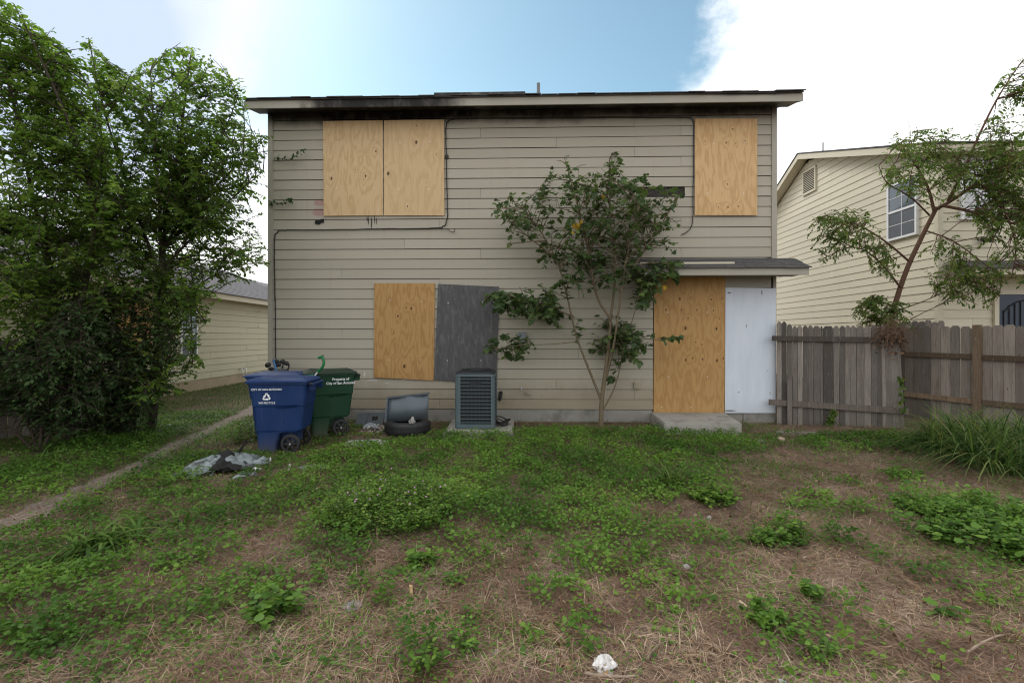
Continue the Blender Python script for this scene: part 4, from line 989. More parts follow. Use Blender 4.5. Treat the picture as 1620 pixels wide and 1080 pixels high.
P_top = [(765, 322), (800, 300), (835, 296), (862, 292), (880, 240), (908, 240), (922, 268), (938, 240), (985, 238), (980, 280), (1000, 285), (1030, 264), (1026, 296), (1088, 292), (1072, 328), (1092, 348), (1052, 368), (1086, 388), (1080, 405), (1040, 400), (985, 410), (960, 415), (905, 415), (870, 400), (835, 405), (800, 402), (790, 350)]
P_mid = [(840, 390), (900, 395), (990, 390), (1010, 430), (990, 480), (965, 460), (930, 480), (885, 450), (860, 430)]
P_left = [(758, 478), (790, 455), (840, 450), (880, 430), (905, 450), (890, 505), (888, 530), (868, 515), (830, 505), (775, 492)]
P_left2 = [(762, 550), (785, 525), (845, 535), (858, 545), (820, 585), (790, 570)]
P_r1 = [(995, 425), (1050, 405), (1082, 415), (1075, 445), (1045, 450), (1032, 500), (1005, 490)]
P_r2 = [(975, 520), (1005, 505), (1040, 535), (1078, 525), (1065, 570), (1015, 585), (990, 570), (975, 610), (960, 600)]
P_low = [(880, 495), (990, 500), (1000, 540), (960, 560), (925, 560), (900, 525)]
NOSET = dict(n_branch=0)
grow(tM, L[1:], [P_top], 150, .8, 390, .30, 6, .080, M['leaf_m'], M['bark_m'], t0=.4, **GM)
grow(tM, L, [P_mid, P_left, P_r1], 40, .4, 150, .3, 6, .09, M['leaf_m'], M['bark_m'], t0=.3, **GM)
grow(tM, [L[5]], [P_left], 10, .4, 110, .28, 6, .09, M['leaf_m'], M['bark_m'], t0=.15, **GM)
grow(tM, [L[8], L[11]], [P_r2, P_r1], 14, .4, 110, .28, 6, .085, M['leaf_m'], M['bark_m'], t0=.25, **GM)
grow(tM, [L[9]], [P_left2], 8, .3, 30, .24, 6, .085, M['leaf_m'], M['bark_m'], t0=.4, **GM)
grow(tM, L, [P_low], 18, .45, 80, .28, 5, .08, M['leaf_m'], M['bark_m'], t0=.2, **GM)
cM.build('crown', M['leaf_m'], tM, kind='stuff')
cy = Cloud()
yp = np.array([atd(px + rng.normal()*4, py + rng.normal()*6, d) for px, py, d in ([(906, 362, 7.78)]*4 + [(914, 350, 7.78)]*2 + [(955, 313, 7.78), (1054, 450, 7.75)])])
cy.add(yp, np.tile((0, -.25, -1.), (len(yp), 1)) + rng.normal(size=(len(yp), 3))*.35, np.tile((0, -1., .3), (len(yp), 1)), rng.uniform(.06, .10, len(yp)), LOBED, LOBED_F)
tag(cy.build('yellow_leaves', M['leaf_y'], tM), 'yellowed leaves hanging in the crown', kind='stuff')

# leaning tree on the right, behind the fence
base = atd(1398, 533, 8.95) * (1, 1, 0)
tR = thing('leaning_tree', 'leaning tree with red brown trunk behind the fence corner on the right', 'tree', base)
L = [(limb([(1392, 665, 8.95), (1397, 560, 8.95), (1410, 500, 8.95), (1432, 430, 8.9), (1458, 375, 8.85), (1482, 328, 8.8)], 8.9), (.052, .032)),
     (limb([(1480, 332, 8.8), (1515, 312, 8.6), (1545, 290, 8.4), (1590, 262, 8.2), (1660, 215, 8.0), (1720, 160, 8)], 8.8), (.030, .008)),
     (limb([(1478, 335, 8.8), (1470, 300, 8.8), (1455, 270, 8.75), (1430, 235, 8.7), (1425, 225, 8.7)], 8.8), (.028, .006)),
     (limb([(1500, 318, 8.7), (1525, 270, 8.6), (1548, 215, 8.4), (1580, 150, 8.3), (1618, 95, 8.2)], 8.8), (.03, .006)),
     (limb([(1425, 455, 8.9), (1390, 410, 8.7), (1350, 385, 8.5), (1300, 410, 8.4)], 8.8), (.02, .005)),
     (limb([(1440, 415, 8.9), (1400, 380, 8.7), (1350, 350, 8.5), (1290, 345, 8.4)], 8.8), (.02, .005)),
     (limb([(1490, 325, 8.7), (1540, 335, 8.4), (1590, 350, 8.2), (1680, 340, 8)], 8.8), (.03, .008)),
     (limb([(1550, 290, 8.4), (1590, 330, 8.2), (1610, 390, 8.0), (1600, 440, 7.9)], 8.8), (.02, .005)),
     (limb([(1465, 365, 8.8), (1510, 380, 8.5), (1560, 420, 8.3), (1590, 440, 8.2)], 8.8), (.014, .005)),
     (limb([(1410, 495, 8.9), (1480, 470, 8.6), (1530, 440, 8.4), (1600, 405, 8.2)], 8.8), (.010, .004)),
     (limb([(1440, 505, 8.8), (1490, 480, 8.5), (1560, 455, 8.3)], 8.8), (.008, .003)),
     (limb([(1470, 340, 8.8), (1440, 310, 8.6), (1400, 290, 8.5), (1390, 262, 8.5)], 8.8), (.016, .004))]
make_limbs(tR, L, M['bark_r'])
cR = Cloud()
GR = dict(leafcl=cR, wid=.72, droop=.75, up=.1, hang=.5)
PR_top = [(1400, 232), (1430, 185), (1470, 205), (1500, 178), (1520, 215), (1545, 195), (1565, 150), (1580, 130), (1605, 88), (1700, 40), (1760, 330), (1700, 420), (1620, 400), (1560, 385), (1530, 350), (1500, 345), (1470, 330), (1440, 320), (1400, 310), (1385, 260)]
PR_r = [(1560, 260), (1760, 200), (1760, 470), (1600, 480), (1570, 460), (1540, 400)]
PR_l = [(1275, 355), (1300, 335), (1360, 320), (1385, 345), (1420, 400), (1425, 440), (1390, 450), (1370, 400), (1330, 405), (1310, 440), (1280, 415)]
PR_b = [(1345, 515), (1350, 480), (1375, 465), (1410, 470), (1440, 480), (1445, 520), (1400, 518)]
PR_m = [(1430, 400), (1500, 360), (1560, 400), (1600, 440), (1570, 490), (1500, 490), (1470, 450)]
grow(tR, L[1:], [PR_top], 90, .8, 1050, .42, 13, .060, M['leaf_r'], M['bark_r'], t0=.2, **GR)
grow(tR, [L[1], L[6], L[7]], [PR_r], 70, .8, 230, .4, 12, .060, M['leaf_r'], M['bark_r'], t0=.3, **GR)
grow(tR, [L[4], L[5]], [PR_l], 34, .6, 190, .36, 12, .060, M['leaf_r'], M['bark_r'], t0=.15, **GR)
grow(tR, [L[8], L[9], L[10]], [PR_m], 24, .5, 150, .36, 12, .062, M['leaf_r'], M['bark_r'], t0=.2, **GR)
grow(tR, [limb([(1400, 535, 8.8), (1385, 500, 8.7), (1365, 478, 8.6)], 8.7), limb([(1402, 535, 8.8), (1415, 500, 8.7), (1428, 478, 8.6)], 8.7), L[0][0:1] and limb([(1400, 530, 8.8), (1398, 490, 8.6), (1392, 468, 8.6)], 8.7)] and
     [(limb([(1400, 535, 8.8), (1385, 500, 8.7), (1365, 478, 8.6)], 8.7), (.01, .003)), (limb([(1402, 535, 8.8), (1415, 500, 8.7), (1428, 478, 8.6)], 8.7), (.01, .003)), (limb([(1400, 530, 8.8), (1398, 490, 8.6), (1392, 468, 8.6)], 8.7), (.01, .003))],
     [PR_b], 18, .3, 170, .28, 11, .06, M['leaf_r'], M['bark_r'], t0=.1, **GR)
cR.build('crown', M['leaf_r'], tR, kind='stuff')
# weeds that climb the fence joint, and the dead tangle above it
def sprig(label, pts, nl, size, mat, name='vine_sprig', cat='vine', r=.004, tmpl=LEAF, tf=LEAF_F, spread=.5):
    P = sm_poly(pts); t = thing(name, label, cat, P[0])
    MB().tube(P, list(np.linspace(r, r*.5, len(P))), 5).build('stem', M['bark'], t)
    f = np.linspace(.05, 1, nl) * (len(P) - 1.001); i = f.astype(int); pos = P[i] + (P[i+1] - P[i]) * (f - i)[:, None]; tg = P[i+1] - P[i]; tg /= np.linalg.norm(tg, axis=1, keepdims=True)
    c = Cloud(); c.add(pos + rng.normal(size=(nl, 3))*(.012, .01, .012), tg*.4 + rng.normal(size=(nl, 3))*spread*(1, .35, 1) + np.array((0, -.15, -.2)), np.tile((0, -1., .5), (nl, 1)) + rng.normal(size=(nl, 3))*.3, size * rng.uniform(.6, 1.2, nl), tmpl, tf)
    c.build('leaves', M[mat], t, kind='stuff'); return t
sprig('upper leafy vine sprig clinging to the siding left of the upper windows', [onY(434, 249, -.06), onY(447, 252, -.08), onY(460, 252, -.10), (onY(468, 246, -.12)), onY(480, 238, -.14)], 34, .06, 'leaf_d')
sprig('lower leafy vine sprig at the left corner board', [onY(426, 320, -.06), onY(438, 323, -.08), onY(450, 321, -.10), onY(462, 317, -.12)], 26, .058, 'leaf_d')
for px, py, px2, py2, nl, lab in ((1428, 655, 1418, 600, 40, 'green weed climbing the fence joint below the leaning tree'), (1312, 672, 1312, 652, 60, 'low dark weed at the foot of the grey fence')):
    a = onZ(px, py + 20) * (1, 1, 0) if False else onplane(px, py, f0 + nf*.12, nf); b = onplane(px2, py2, f0 + nf*.14, nf)
    sprig(lab, [a, (a+b)/2 + (.03, 0, 0), b + (.05, -.03, 0)], nl, .075, 'leaf_r', 'weed', 'weed', .004, spread=.8)
tg_ = thing('dry_vine', 'dead brown tangle of twigs hanging over the fence joint', 'vine', onplane(1412, 530, f0 + nf*.1, nf))
m = MB()
for k in range(150):
    p = onplane(1412 + rng.normal()*14, 522 + rng.normal()*9, f0 + nf*rng.uniform(.02, .16), nf); d = runit(1)[0]*(1, .4, .7) + np.array((0, 0, -.45)); m.tube(curve_from(p, d/np.linalg.norm(d), rng.uniform(.1, .4), .8, 4), [.004, .003, .003, .002, .0015], 4, False)
dl = Cloud(); n = 160; pp_ = np.array([onplane(1412 + rng.normal()*13, 527 + abs(rng.normal())*16, f0 + nf*rng.uniform(.02, .16), nf) for _ in range(n)])
dl.add(pp_, runit(n) - (0, 0, .8), runit(n), rng.uniform(.02, .06, n), LEAF, LEAF_F); dl.build('dead_leaves', mat_leaf('dead_hanging_leaf', [(.06, .035, .025), (.14, .085, .055), (.22, .14, .09)], .15, .8), tg_, kind='stuff')
m.build('twigs', mat_simple('dead_twig', (.14, .085, .055), .9), tg_)

# ================================================================ GROUND COVER
straw_cols = [(.062, .035, .027), (.125, .076, .057), (.19, .122, .093), (.26, .18, .139), (.33, .248, .198), (.44, .36, .295)]
M['straw'] = mat_leaf('dry_straw', straw_cols, .08, .8)
M['clover'] = mat_leaf('clover_green', [(.044, .105, .018), (.072, .155, .025), (.10, .20, .032), (.135, .24, .04), (.18, .27, .055)], .34, .5)
M['clover_b'] = mat_leaf('weed_leaf_green', [(.044, .10, .02), (.074, .155, .028), (.105, .205, .036), (.15, .255, .05)], .34, .5)
M['grass'] = mat_leaf('grass_green', [(.036, .080, .018), (.058, .12, .026), (.09, .165, .036), (.15, .20, .06)], .3, .5)
M['grass_d'] = mat_leaf('tall_grass_green', [(.030, .066, .022), (.046, .098, .030), (.07, .135, .036), (.105, .175, .045), (.21, .21, .09)], .35, .45)
M['stalk'] = mat_leaf('dead_stalk', [(.07, .03, .02), (.12, .06, .035), (.2, .13, .08)], .0, .8)

def fbm(x, y, s, seed):                   # cheap value noise
    def vn(x, y, sd):
        xi = np.floor(x).astype(np.int64); yi = np.floor(y).astype(np.int64); xf, yf = x - xi, y - yi
        u, v = xf*xf*(3-2*xf), yf*yf*(3-2*yf)
        def h(a, b): 
            k = (a*374761393 + b*668265263 + sd*974711) & 0x7fffffff; k = ((k ^ (k >> 13)) * 1274126177) & 0x7fffffff; return ((k ^ (k >> 16)) & 0xffff) / 65535.
        return (h(xi, yi)*(1-u) + h(xi+1, yi)*u)*(1-v) + (h(xi, yi+1)*(1-u) + h(xi+1, yi+1)*u)*v
    r = 0; a = .5; 
    for o in range(4): r = r + a*vn(x*s*2**o, y*s*2**o, seed + o*17); a *= .5
    return r / .9375
PATCH = [  # px, py, rx, ry, density, height
 (560,690,80,20,.6,.06),(620,730,150,42,1,.10),(850,712,270,42,1,.12),(1100,700,130,26,1,.11),(700,765,220,40,1,.10),(950,745,190,42,1,.10),(1080,730,90,20,.7,.07),
 (610,800,100,45,1,.16),(560,850,70,40,.9,.10),(780,825,150,40,.95,.10),(900,815,130,32,1,.12),(1010,850,120,34,.9,.10),(870,880,130,24,.8,.09),(740,870,70,22,.6,.07),
 (400,800,140,48,.9,.09),(300,830,110,60,.85,.09),(240,900,130,60,.85,.10),(100,960,170,75,.9,.11),(330,945,130,60,.85,.10),(440,970,45,28,.9,.16),(60,850,90,40,.6,.08),(480,760,90,30,.8,.07),(520,890,60,30,.6,.08),
 (250,762,90,22,.85,.08),(330,792,120,28,.9,.09),(170,800,90,22,.8,.08),(460,722,50,16,.6,.05),(300,735,60,14,.7,.08),(230,812,90,22,.7,.07),(540,760,60,20,.8,.08),
 (100,745,140,50,1,.10),(60,790,90,25,.9,.08),(200,700,110,26,1,.12),(20,900,90,60,.5,.08),(180,1010,160,40,.5,.08),
 (350,725,70,14,.9,.08),(330,645,90,24,.75,.05),(290,665,80,16,.9,.06),(390,690,40,20,.9,.2),(420,745,40,15,.6,.08),
 (1130,785,42,20,1,.16),(1060,770,70,25,.6,.08),(1230,848,58,17,1,.13),(1305,862,42,18,.9,.10),(1260,855,60,10,.7,.08),(1300,803,36,12,.95,.10),(1380,806,34,12,.9,.09),(1420,752,45,14,1,.09),(1330,765,40,10,.6,.06),(1385,700,110,16,.95,.09),(1320,706,70,14,.95,.09),(1250,690,50,12,.5,.05),
 (1200,740,60,30,.25,.05),(1560,835,105,42,1,.17),(1500,806,60,20,1,.16),(1600,880,60,40,1,.14),(1480,850,60,30,.8,.1),(1280,940,22,13,1,.15),(1180,990,55,32,.8,.12),(1060,935,40,22,.7,.10),(1360,1003,26,18,.9,.14),(1295,1030,28,20,.9,.14),(1510,935,55,14,.7,.09),(1370,900,30,11,.8,.1),(1100,900,40,16,.5,.07),(1560,910,70,20,.6,.08),
 (860,885,55,20,.9,.12),(930,875,50,24,.9,.13),(780,980,25,14,.7,.10),(880,945,50,18,.8,.11),(930,1000,30,18,.6,.1),(860,1010,20,10,.6,.06),(620,955,24,14,.8,.10),(560,930,25,14,.7,.09),(640,925,40,12,.5,.07),(760,915,20,10,.7,.06),
 (735,1030,20,20,.9,.15),(680,1048,30,22,.9,.15),(560,1045,16,12,.7,.10),(1020,905,50,20,.5,.07),(480,1060,60,20,.35,.06),(1450,1030,120,30,.22,.05),(1250,1060,80,20,.3,.06),(1380,960,60,16,.3,.05),(1250,970,60,20,.3,.05),
 (1050,1000,40,20,.4,.06),(1030,950,50,20,.45,.08),(1570,1010,60,24,.35,.06),(1600,960,40,20,.4,.06)]
PG = []
for px, py, rx, ry, dn, hh in PATCH:
    c = onZ(px, py); d = np.dot(c - CAM, FW); PG.append((c[0], c[1], rx*d/FPX, max(.06, ry*d*d/(CAM[2]*FPX)), dn, hh))
def cover(x, y):                          # density 0..1 and plant height
    wx = x + (fbm(x, y, 2.3, 5) - .5)*.55 + (fbm(x, y, 7, 15) - .5)*.22; wy = y + (fbm(x, y, 2.3, 9) - .5)*.6 + (fbm(x, y, 7, 19) - .5)*.25
    D = np.zeros_like(x); H = np.full_like(x, .03)
    for cx, cy_, rx, ry, dn, hh in PG:
        k = dn*np.clip((1.12 - np.sqrt(((wx - cx)/rx)**2 + ((wy - cy_)/ry)**2))/.4, 0, 1); D = np.maximum(D, k); H = np.maximum(H, hh*np.clip(k*1.1, 0, 1))
    base = np.clip((fbm(x, y, 1.6, 33) - .50)*2.2, 0, .5) + .035
    left = np.clip((-x - .2)/2.5, 0, 1); base = base*(.35 + .65*left) + .14*left*np.clip((fbm(x, y, 3, 44) - .35)*3, 0, 1)
    D = np.clip(np.maximum(D, base), 0, 1); D = D*np.clip((fbm(x, y, 9, 71)-.26)*3.4, .08, 1)
    near = np.clip((-3.2 - y)/1.6, 0, 1); D = D*(1 - near*(1 - np.clip((fbm(x, y, 2.6, 88) - .36)*4.5, .12, 1))*.6)
    # bare places: the path, the trampled spots
    dp = np.full_like(x, 9.)
    for i in range(0, 90, 2): dp = np.minimum(dp, np.hypot(x - pc_[i, 0], y - pc_[i, 1]) - hw_[i])
    D *= np.clip((dp + .07)/.16 + (fbm(x, y, 6, 3)-.5)*1.3, 0.02, 1)
    return D, H
SLABS = []                                # slabs and things that keep plants off: (x0, x1, y0, y1)
def blocked(x, y):
    b = y > -.02
    b |= (x > sp[3][0] - .02) & (x < sp[2][0] + .02) & (y > sp[3][1] + .02)
    for x0, x1, y0, y1 in SLABS: b |= (x > x0) & (x < x1) & (y > y0) & (y < y1)
    return b & (x > XL - .02) | (y > 5)
def scatter(n, dmin=1.75, dmax=9.5, power=1.0, wide=1.14):
    """random ground points over the yard, denser near the camera as the eye needs"""
    u = rng.random(n); d = (dmin**power + u*(dmax**power - dmin**power))**(1/power)
    lat = (rng.random(n)*2 - 1)*wide*d
    p = CAM + FW*d[:, None] + RT*lat[:, None]; return p[:, 0], p[:, 1], d
def keep(x, y, *a):
    k = ~blocked(x, y); return tuple(q[k] for q in (x, y) + a)
# ================================================================ CARTS AND JUNK
def plastic(name, c):
    g = NT(name); v = g.coord('Object'); n = g.noise(v, 3, 6, .6); f = g.noise(v, 60, 4, .6); st = g.noise(g.coord('Object', (8, 8, .8)), 2, 5, .6)
    col = g.mix(g.rng_(n, .3, .75), tuple(x*.85 for x in c), tuple(x*1.12 for x in c))
    col = g.mix(g.math('MULTIPLY', g.rng_(st, .5, .78), .3), col, tuple(.6*x + .05 for x in c))
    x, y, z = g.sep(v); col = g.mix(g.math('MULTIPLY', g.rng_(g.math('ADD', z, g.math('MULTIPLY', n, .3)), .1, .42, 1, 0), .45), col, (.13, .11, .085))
    g.bump(f, .12, .003); return g.done(col, g.rng_(n, .2, .8, .48, .62), 0, .25)
M['blue'] = plastic('blue_plastic', (.009, .033, .118)); M['greenp'] = plastic('dark_green_plastic', (.009, .045, .020)); M['greenlid'] = plastic('dark_green_lid', (.018, .035, .022))
M['print'] = mat_simple('white_print', (.72, .74, .76), .5, 0, .12, 60)
def text_mesh(body, size, align='CENTER', spacing=1.0, shear=0., bold=0.):
    cu = bpy.data.curves.new('lettering', 'FONT'); cu.body = body; cu.size = size; cu.align_x = align; cu.space_line = spacing; cu.shear = shear; cu.offset = bold; cu.resolution_u = 3
    o = bpy.data.objects.new('lettering', cu); COL.objects.link(o)
    bpy.context.view_layer.update()
    me = bpy.data.meshes.new_from_object(o.evaluated_get(bpy.context.evaluated_depsgraph_get())); bpy.data.objects.remove(o); bpy.data.curves.remove(cu); return me
def put_text(parent, body, size, loc, rot, mat, **k):
    me = text_mesh(body, size, **k); me.materials.clear(); me.materials.append(mat); o = bpy.data.objects.new('lettering', me); COL.objects.link(o); o.parent = parent; o.location = loc; o.rotation_euler = rot; return o
def recycle_sign(parent, s, loc, rot, mat):
    m = MB()
    for k in range(3):
        a = R(120*k); c, sn = math.cos(a), math.sin(a)
        tr = lambda x, y: (s*(x*c - y*sn), s*(x*sn + y*c), 0)
        m.add([tr(-.62, -.50), tr(.05, -.50), tr(.05, -.26), tr(-.42, -.26)], [(0, 1, 2, 3)]); m.add([tr(.05, -.64), tr(.42, -.38), tr(.05, -.12)], [(0, 1, 2)])
        m.add([tr(.46, -.52), tr(.66, -.40), tr(.50, -.12), tr(.34, -.26)], [(0, 1, 2, 3)])
    o = m.build('recycling_symbol', mat, parent, local=True); o.location = loc; o.rotation_euler = rot
def cart(label, loc, rz, body, lidm, H=.98, S=1.0, WR=.12, lid_lift=0., group='wheeled rubbish carts by the house corner'):
    """front to -x, wheels and hinge at +x, printed side to -y"""
    t = thing('wheeled_cart', label, 'rubbish bin', loc, rz, group)
    m = MB(); k = S
    rr = lambda x0, x1, w_, z, r=.05: rrect(x0*k, x1*k, -w_*k, w_*k, z*H, r*k)
    m.rings([rr(-.33, -.06, .255, .0), rr(-.33, -.05, .258, .10), rr(-.335, .0, .262, .262), rr(-.335, .12, .263, .285)])
    m.rings([rr(-.335, .27, .262, .282), rr(-.345, .315, .272, .31), rr(-.365, .355, .29, .58), rr(-.372, .36, .294, .625), rr(-.392, .37, .304, .645), rr(-.408, .385, .315, .80), rr(-.43, .40, .328, .925), rr(-.45, .42, .345, .93), rr(-.45, .42, .345, .955)])
    b = m.build('body', body, t, local=True)
    # grip ledge moulded into the side, hinge brackets, axle well
    for s in (-1, 1):
        MB().hexa([(-.02*k, s*.288*k, .60*H), (.24*k, s*.288*k, .62*H), (.24*k, s*.30*k, .62*H), (-.02*k, s*.30*k, .60*H)], [(-.05*k, s*.29*k, .655*H), (.27*k, s*.29*k, .655*H), (.27*k, s*.33*k, .655*H), (-.05*k, s*.325*k, .650*H)]).build('grip', body, t, local=True, bevel=.006)
    for s in (-.2, .2): MB().box(((.40)*k, (s-.03)*k, .84*H), (.50*k, (s+.03)*k, .93*H)).build('bracket', body, t, local=True, bevel=.008)
    MB().tube([(.485*k, -.29*k, .93*H), (.485*k, .29*k, .93*H)], .018*k, 10).build('handle', lidm, t, local=True)
    for s in (-.28, .28): MB().tube([(.40*k, s*k, .94*H), (.485*k, s*k, .93*H)], .016*k, 8).build('hinge', M['black'], t, local=True)
    MB().box((-.02*k, -.13*k, .12*H), (.22*k, .13*k, .30*H)).build('axle_box', body, t, local=True, bevel=.01)
    MB().tube([(.16*k, -.31*k, WR), (.16*k, .31*k, WR)], .012, 8).build('axle', M['metal'], t, local=True)
    for s in (-1, 1):
        y0, y1 = s*.235*k, s*.300*k
        w_ = MB(); rg = []
        for yy, r in ((y0, WR*.7), (y0, WR*.94), (y0 + (y1-y0)*.15, WR), (y0 + (y1-y0)*.85, WR), (y1, WR*.94), (y1, WR*.72), (y1 - (y1-y0)*.2, WR*.69)):
            rg.append([(.16*k + r*math.cos(a), yy, WR + r*math.sin(a)) for a in np.linspace(0, 2*math.pi, 24, endpoint=False)])
        wh = w_.rings(rg, False).build('wheel', M['black'], t, local=True, smooth=False)
        h = MB()
        for q in range(6):
            a = q*math.pi/3; h.hexa([(.16*k + .02*math.cos(a+1.4), y1 - s*.012, WR + .02*math.sin(a+1.4)), (.16*k + WR*.72*math.cos(a+.12), y1 - s*.012, WR + WR*.72*math.sin(a+.12)), (.16*k + WR*.72*math.cos(a-.12), y1 - s*.012, WR + WR*.72*math.sin(a-.12)), (.16*k + .02*math.cos(a-1.4), y1 - s*.012, WR + .02*math.sin(a-1.4))],
               [(.16*k + .02*math.cos(a+1.4), y1 - s*.03, WR + .02*math.sin(a+1.4)), (.16*k + WR*.72*math.cos(a+.12), y1 - s*.03, WR + WR*.72*math.sin(a+.12)), (.16*k + WR*.72*math.cos(a-.12), y1 - s*.03, WR + WR*.72*math.sin(a-.12)), (.16*k + .02*math.cos(a-1.4), y1 - s*.03, WR + .02*math.sin(a-1.4))])
        h.build('spokes', M['black'], wh, local=True)
        MB().tube([(.16*k, y1 - s*.03, WR), (.16*k, y1 + s*.012, WR)], .013, 10).build('hub', M['metal'], wh, local=True)
    l = MB(); z = .96*H
    l.rings([rr(-.475, .44, .365, .957), rr(-.475, .44, .365, .975), rr(-.45, .42, .34, .99), rr(-.38, .36, .27, 1.012), rr(-.25, .25, .15, 1.02)])
    lo = l.build('lid', lidm, t, local=True)
    ri = MB()
    for s in (-.16, .16): ri.hexa([(-.36*k, (s-.02)*k, 1.0*H), (.36*k, (s-.02)*k, 1.0*H), (.36*k, (s+.02)*k, 1.0*H), (-.36*k, (s+.02)*k, 1.0*H)], [(-.34*k, (s-.012)*k, 1.022*H), (.34*k, (s-.012)*k, 1.022*H), (.34*k, (s+.012)*k, 1.022*H), (-.34*k, (s+.012)*k, 1.022*H)])
    ri.build('ribs', lidm, lo, local=True)
    if lid_lift:
        lo.rotation_euler = (0, lid_lift, 0); lo.location = ((.44*k)*(1-math.cos(lid_lift)) - .96*H*math.sin(lid_lift), 0, .44*k*math.sin(lid_lift) + .96*H*(1-math.cos(lid_lift)))
    return t
XF = R(90)
def gz(p): return np.array((p[0], p[1], float(gh(p[0], p[1]))))
c1 = gz(atd(452, 533, 6.52)*(1, 1, 0))
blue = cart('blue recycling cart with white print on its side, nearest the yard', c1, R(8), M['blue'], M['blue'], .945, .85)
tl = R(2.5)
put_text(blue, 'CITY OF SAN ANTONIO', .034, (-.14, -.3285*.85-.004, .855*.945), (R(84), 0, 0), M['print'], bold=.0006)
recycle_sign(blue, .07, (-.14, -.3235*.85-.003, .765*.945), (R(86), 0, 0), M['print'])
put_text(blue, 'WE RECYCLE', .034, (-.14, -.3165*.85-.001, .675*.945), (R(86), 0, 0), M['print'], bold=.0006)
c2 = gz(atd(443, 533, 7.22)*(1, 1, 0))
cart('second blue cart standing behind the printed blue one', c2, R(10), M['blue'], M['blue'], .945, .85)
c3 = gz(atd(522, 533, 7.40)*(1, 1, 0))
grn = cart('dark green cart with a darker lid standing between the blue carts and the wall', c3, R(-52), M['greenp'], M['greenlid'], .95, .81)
grn.rotation_euler.z = R(28)
put_text(grn, 'Property of\nCity of San Antonio', .05, (.12, -.3270*.81-.004, .86*.95), (R(85), 0, 0), M['print'], spacing=1.15, bold=.001)
# grabber with a green handle lying on the carts
p0 = atd(492, 601, 7.0); p1 = atd(503, 588, 6.98); p2 = atd(511, 580, 6.95); p3 = atd(513, 572, 6.95); p4 = atd(509, 564, 6.95)
gb = thing('litter_grabber', 'white rod with bent green handle lying across the carts', 'tool', p0)
M['greenh'] = mat_simple('bright_green_plastic', (.015, .16, .05), .4)
MB().tube([p0 - (p1-p0)*1.6, p0, p1], .010, 8).build('rod', M['white'], gb)
MB().tube(sm_poly([p1, (p1+p2)/2, p2, p3, p4]), list(np.linspace(.016, .021, 17)) if len(sm_poly([p1, (p1+p2)/2, p2, p3, p4])) == 17 else .019, 8).build('handle', M['greenh'], gb, smooth=True)
MB().tube([p4 + (-.05, 0, -.015), p4 + (.02, 0, .012)], .018, 8).build('trigger', M['greenh'], gb)
MB().tube([atd(487, 594, 6.98), atd(494, 593, 6.96), atd(500, 599, 6.96)], .012, 6).build('jaw', M['greenh'], gb)
# golf bag behind the carts
gp_ = gz(onY(443, 640, -.36)*(1, 1, 0)); gB = thing('golf_bag', 'black golf bag with club heads standing behind the blue carts at the house corner', 'bag', gp_)
tp_ = onY(442, 585, -.42)
rg = []
for t_, r in ((0, .13), (.03, .14), (.35, .135), (.7, .14), (.97, .15), (1, .145)):
    c = gp_ + (tp_ - gp_)*t_; rg.append([c + (r*math.cos(a), r*math.sin(a)*.8, 0) for a in np.linspace(0, 2*math.pi, 14, endpoint=False)])
M['nylon'] = mat_simple('black_nylon', (.022, .023, .027), .7, 0, .3, 9, .3)
MB().rings(rg).build('bag', M['nylon'], gB)
MB().hexa([gp_ + (-.1, -.17, .25), gp_ + (.1, -.17, .25), gp_ + (.1, -.10, .25), gp_ + (-.1, -.10, .25)], [gp_ + (-.09, -.16, .6), gp_ + (.09, -.16, .6), gp_ + (.09, -.10, .6), gp_ + (-.09, -.10, .6)]).build('pocket', M['nylon'], gB, bevel=.02)
for px, py, q, sz in ((425, 577, -1, .05), (436, 571, 1, .04), (446, 572, 1, .045), (452, 575, 1, .035), (441, 577, -1, .04), (430, 583, -1, .03)):
    h = onY(px, py, -.45); s0_ = tp_ + (random.uniform(-.08, .08), 0, -.05); MB().tube([s0_, h + (-q*.03, 0, 0)], .006, 6).build('shaft', M['metal'], gB)
    rg = [[h + np.array((q*a_, 0, b_)) + np.array((0, c_*r_, d_*r_)) for c_, d_ in [(math.cos(w_), math.sin(w_)) for w_ in np.linspace(0, 2*math.pi, 8, endpoint=False)]] for a_, b_, r_ in ((-.04, 0, .012), (-.015, .004, sz*.75), (.02, 0, sz), (.045, -.006, sz*.7), (.06, -.01, .01))]
    MB().rings(rg).build('club_head', M['black'], gB, smooth=True)
hp_ = [onY(px, py, -.44) for px, py in ((446, 583), (449, 574), (454, 571), (458, 577), (455, 586))]
MB().tube(sm_poly(hp_), .012, 6).build('strap', M['nylon'], gB, smooth=True)
bs = sm_poly([onY(px, py, -.56) for px, py in ((432, 569), (435, 577), (437, 587), (437, 596))]); tag(MB().tube(bs, .016, 6).build('blue_strap', mat_simple('blue_fabric', (.05, .16, .34), .6), None, loc=bs[0]), 'thin light blue strip standing up behind the blue carts', 'strap')
def crumple(name, label, cat, c, sx, sy, sz, mat, seed=0, n=2, group=None, flat=0.):
    bm = bmesh.new(); bmesh.ops.create_icosphere(bm, subdivisions=n, radius=1); r = random.Random(seed)
    for v in bm.verts:
        k = r.uniform(.62, 1.2); v.co = (v.co.x*k*sx, v.co.y*k*sy, max(-.25, v.co.z*r.uniform(.4, 1.2))*sz)
    me = bpy.data.meshes.new(name); bm.to_mesh(me); bm.free(); me.materials.append(mat); o = bpy.data.objects.new(name, me); COL.objects.link(o)
    o.location = (c[0], c[1], float(gh(c[0], c[1])) + .25*sz if len(c) < 3 or c[2] == 0 else c[2]); o.rotation_euler.z = r.uniform(0, 6); ORG[o.name] = np.array(o.location)
    return tag(o, label, cat, group)
M['bagw'] = mat_simple('white_plastic_bag', (.72, .73, .75), .4)
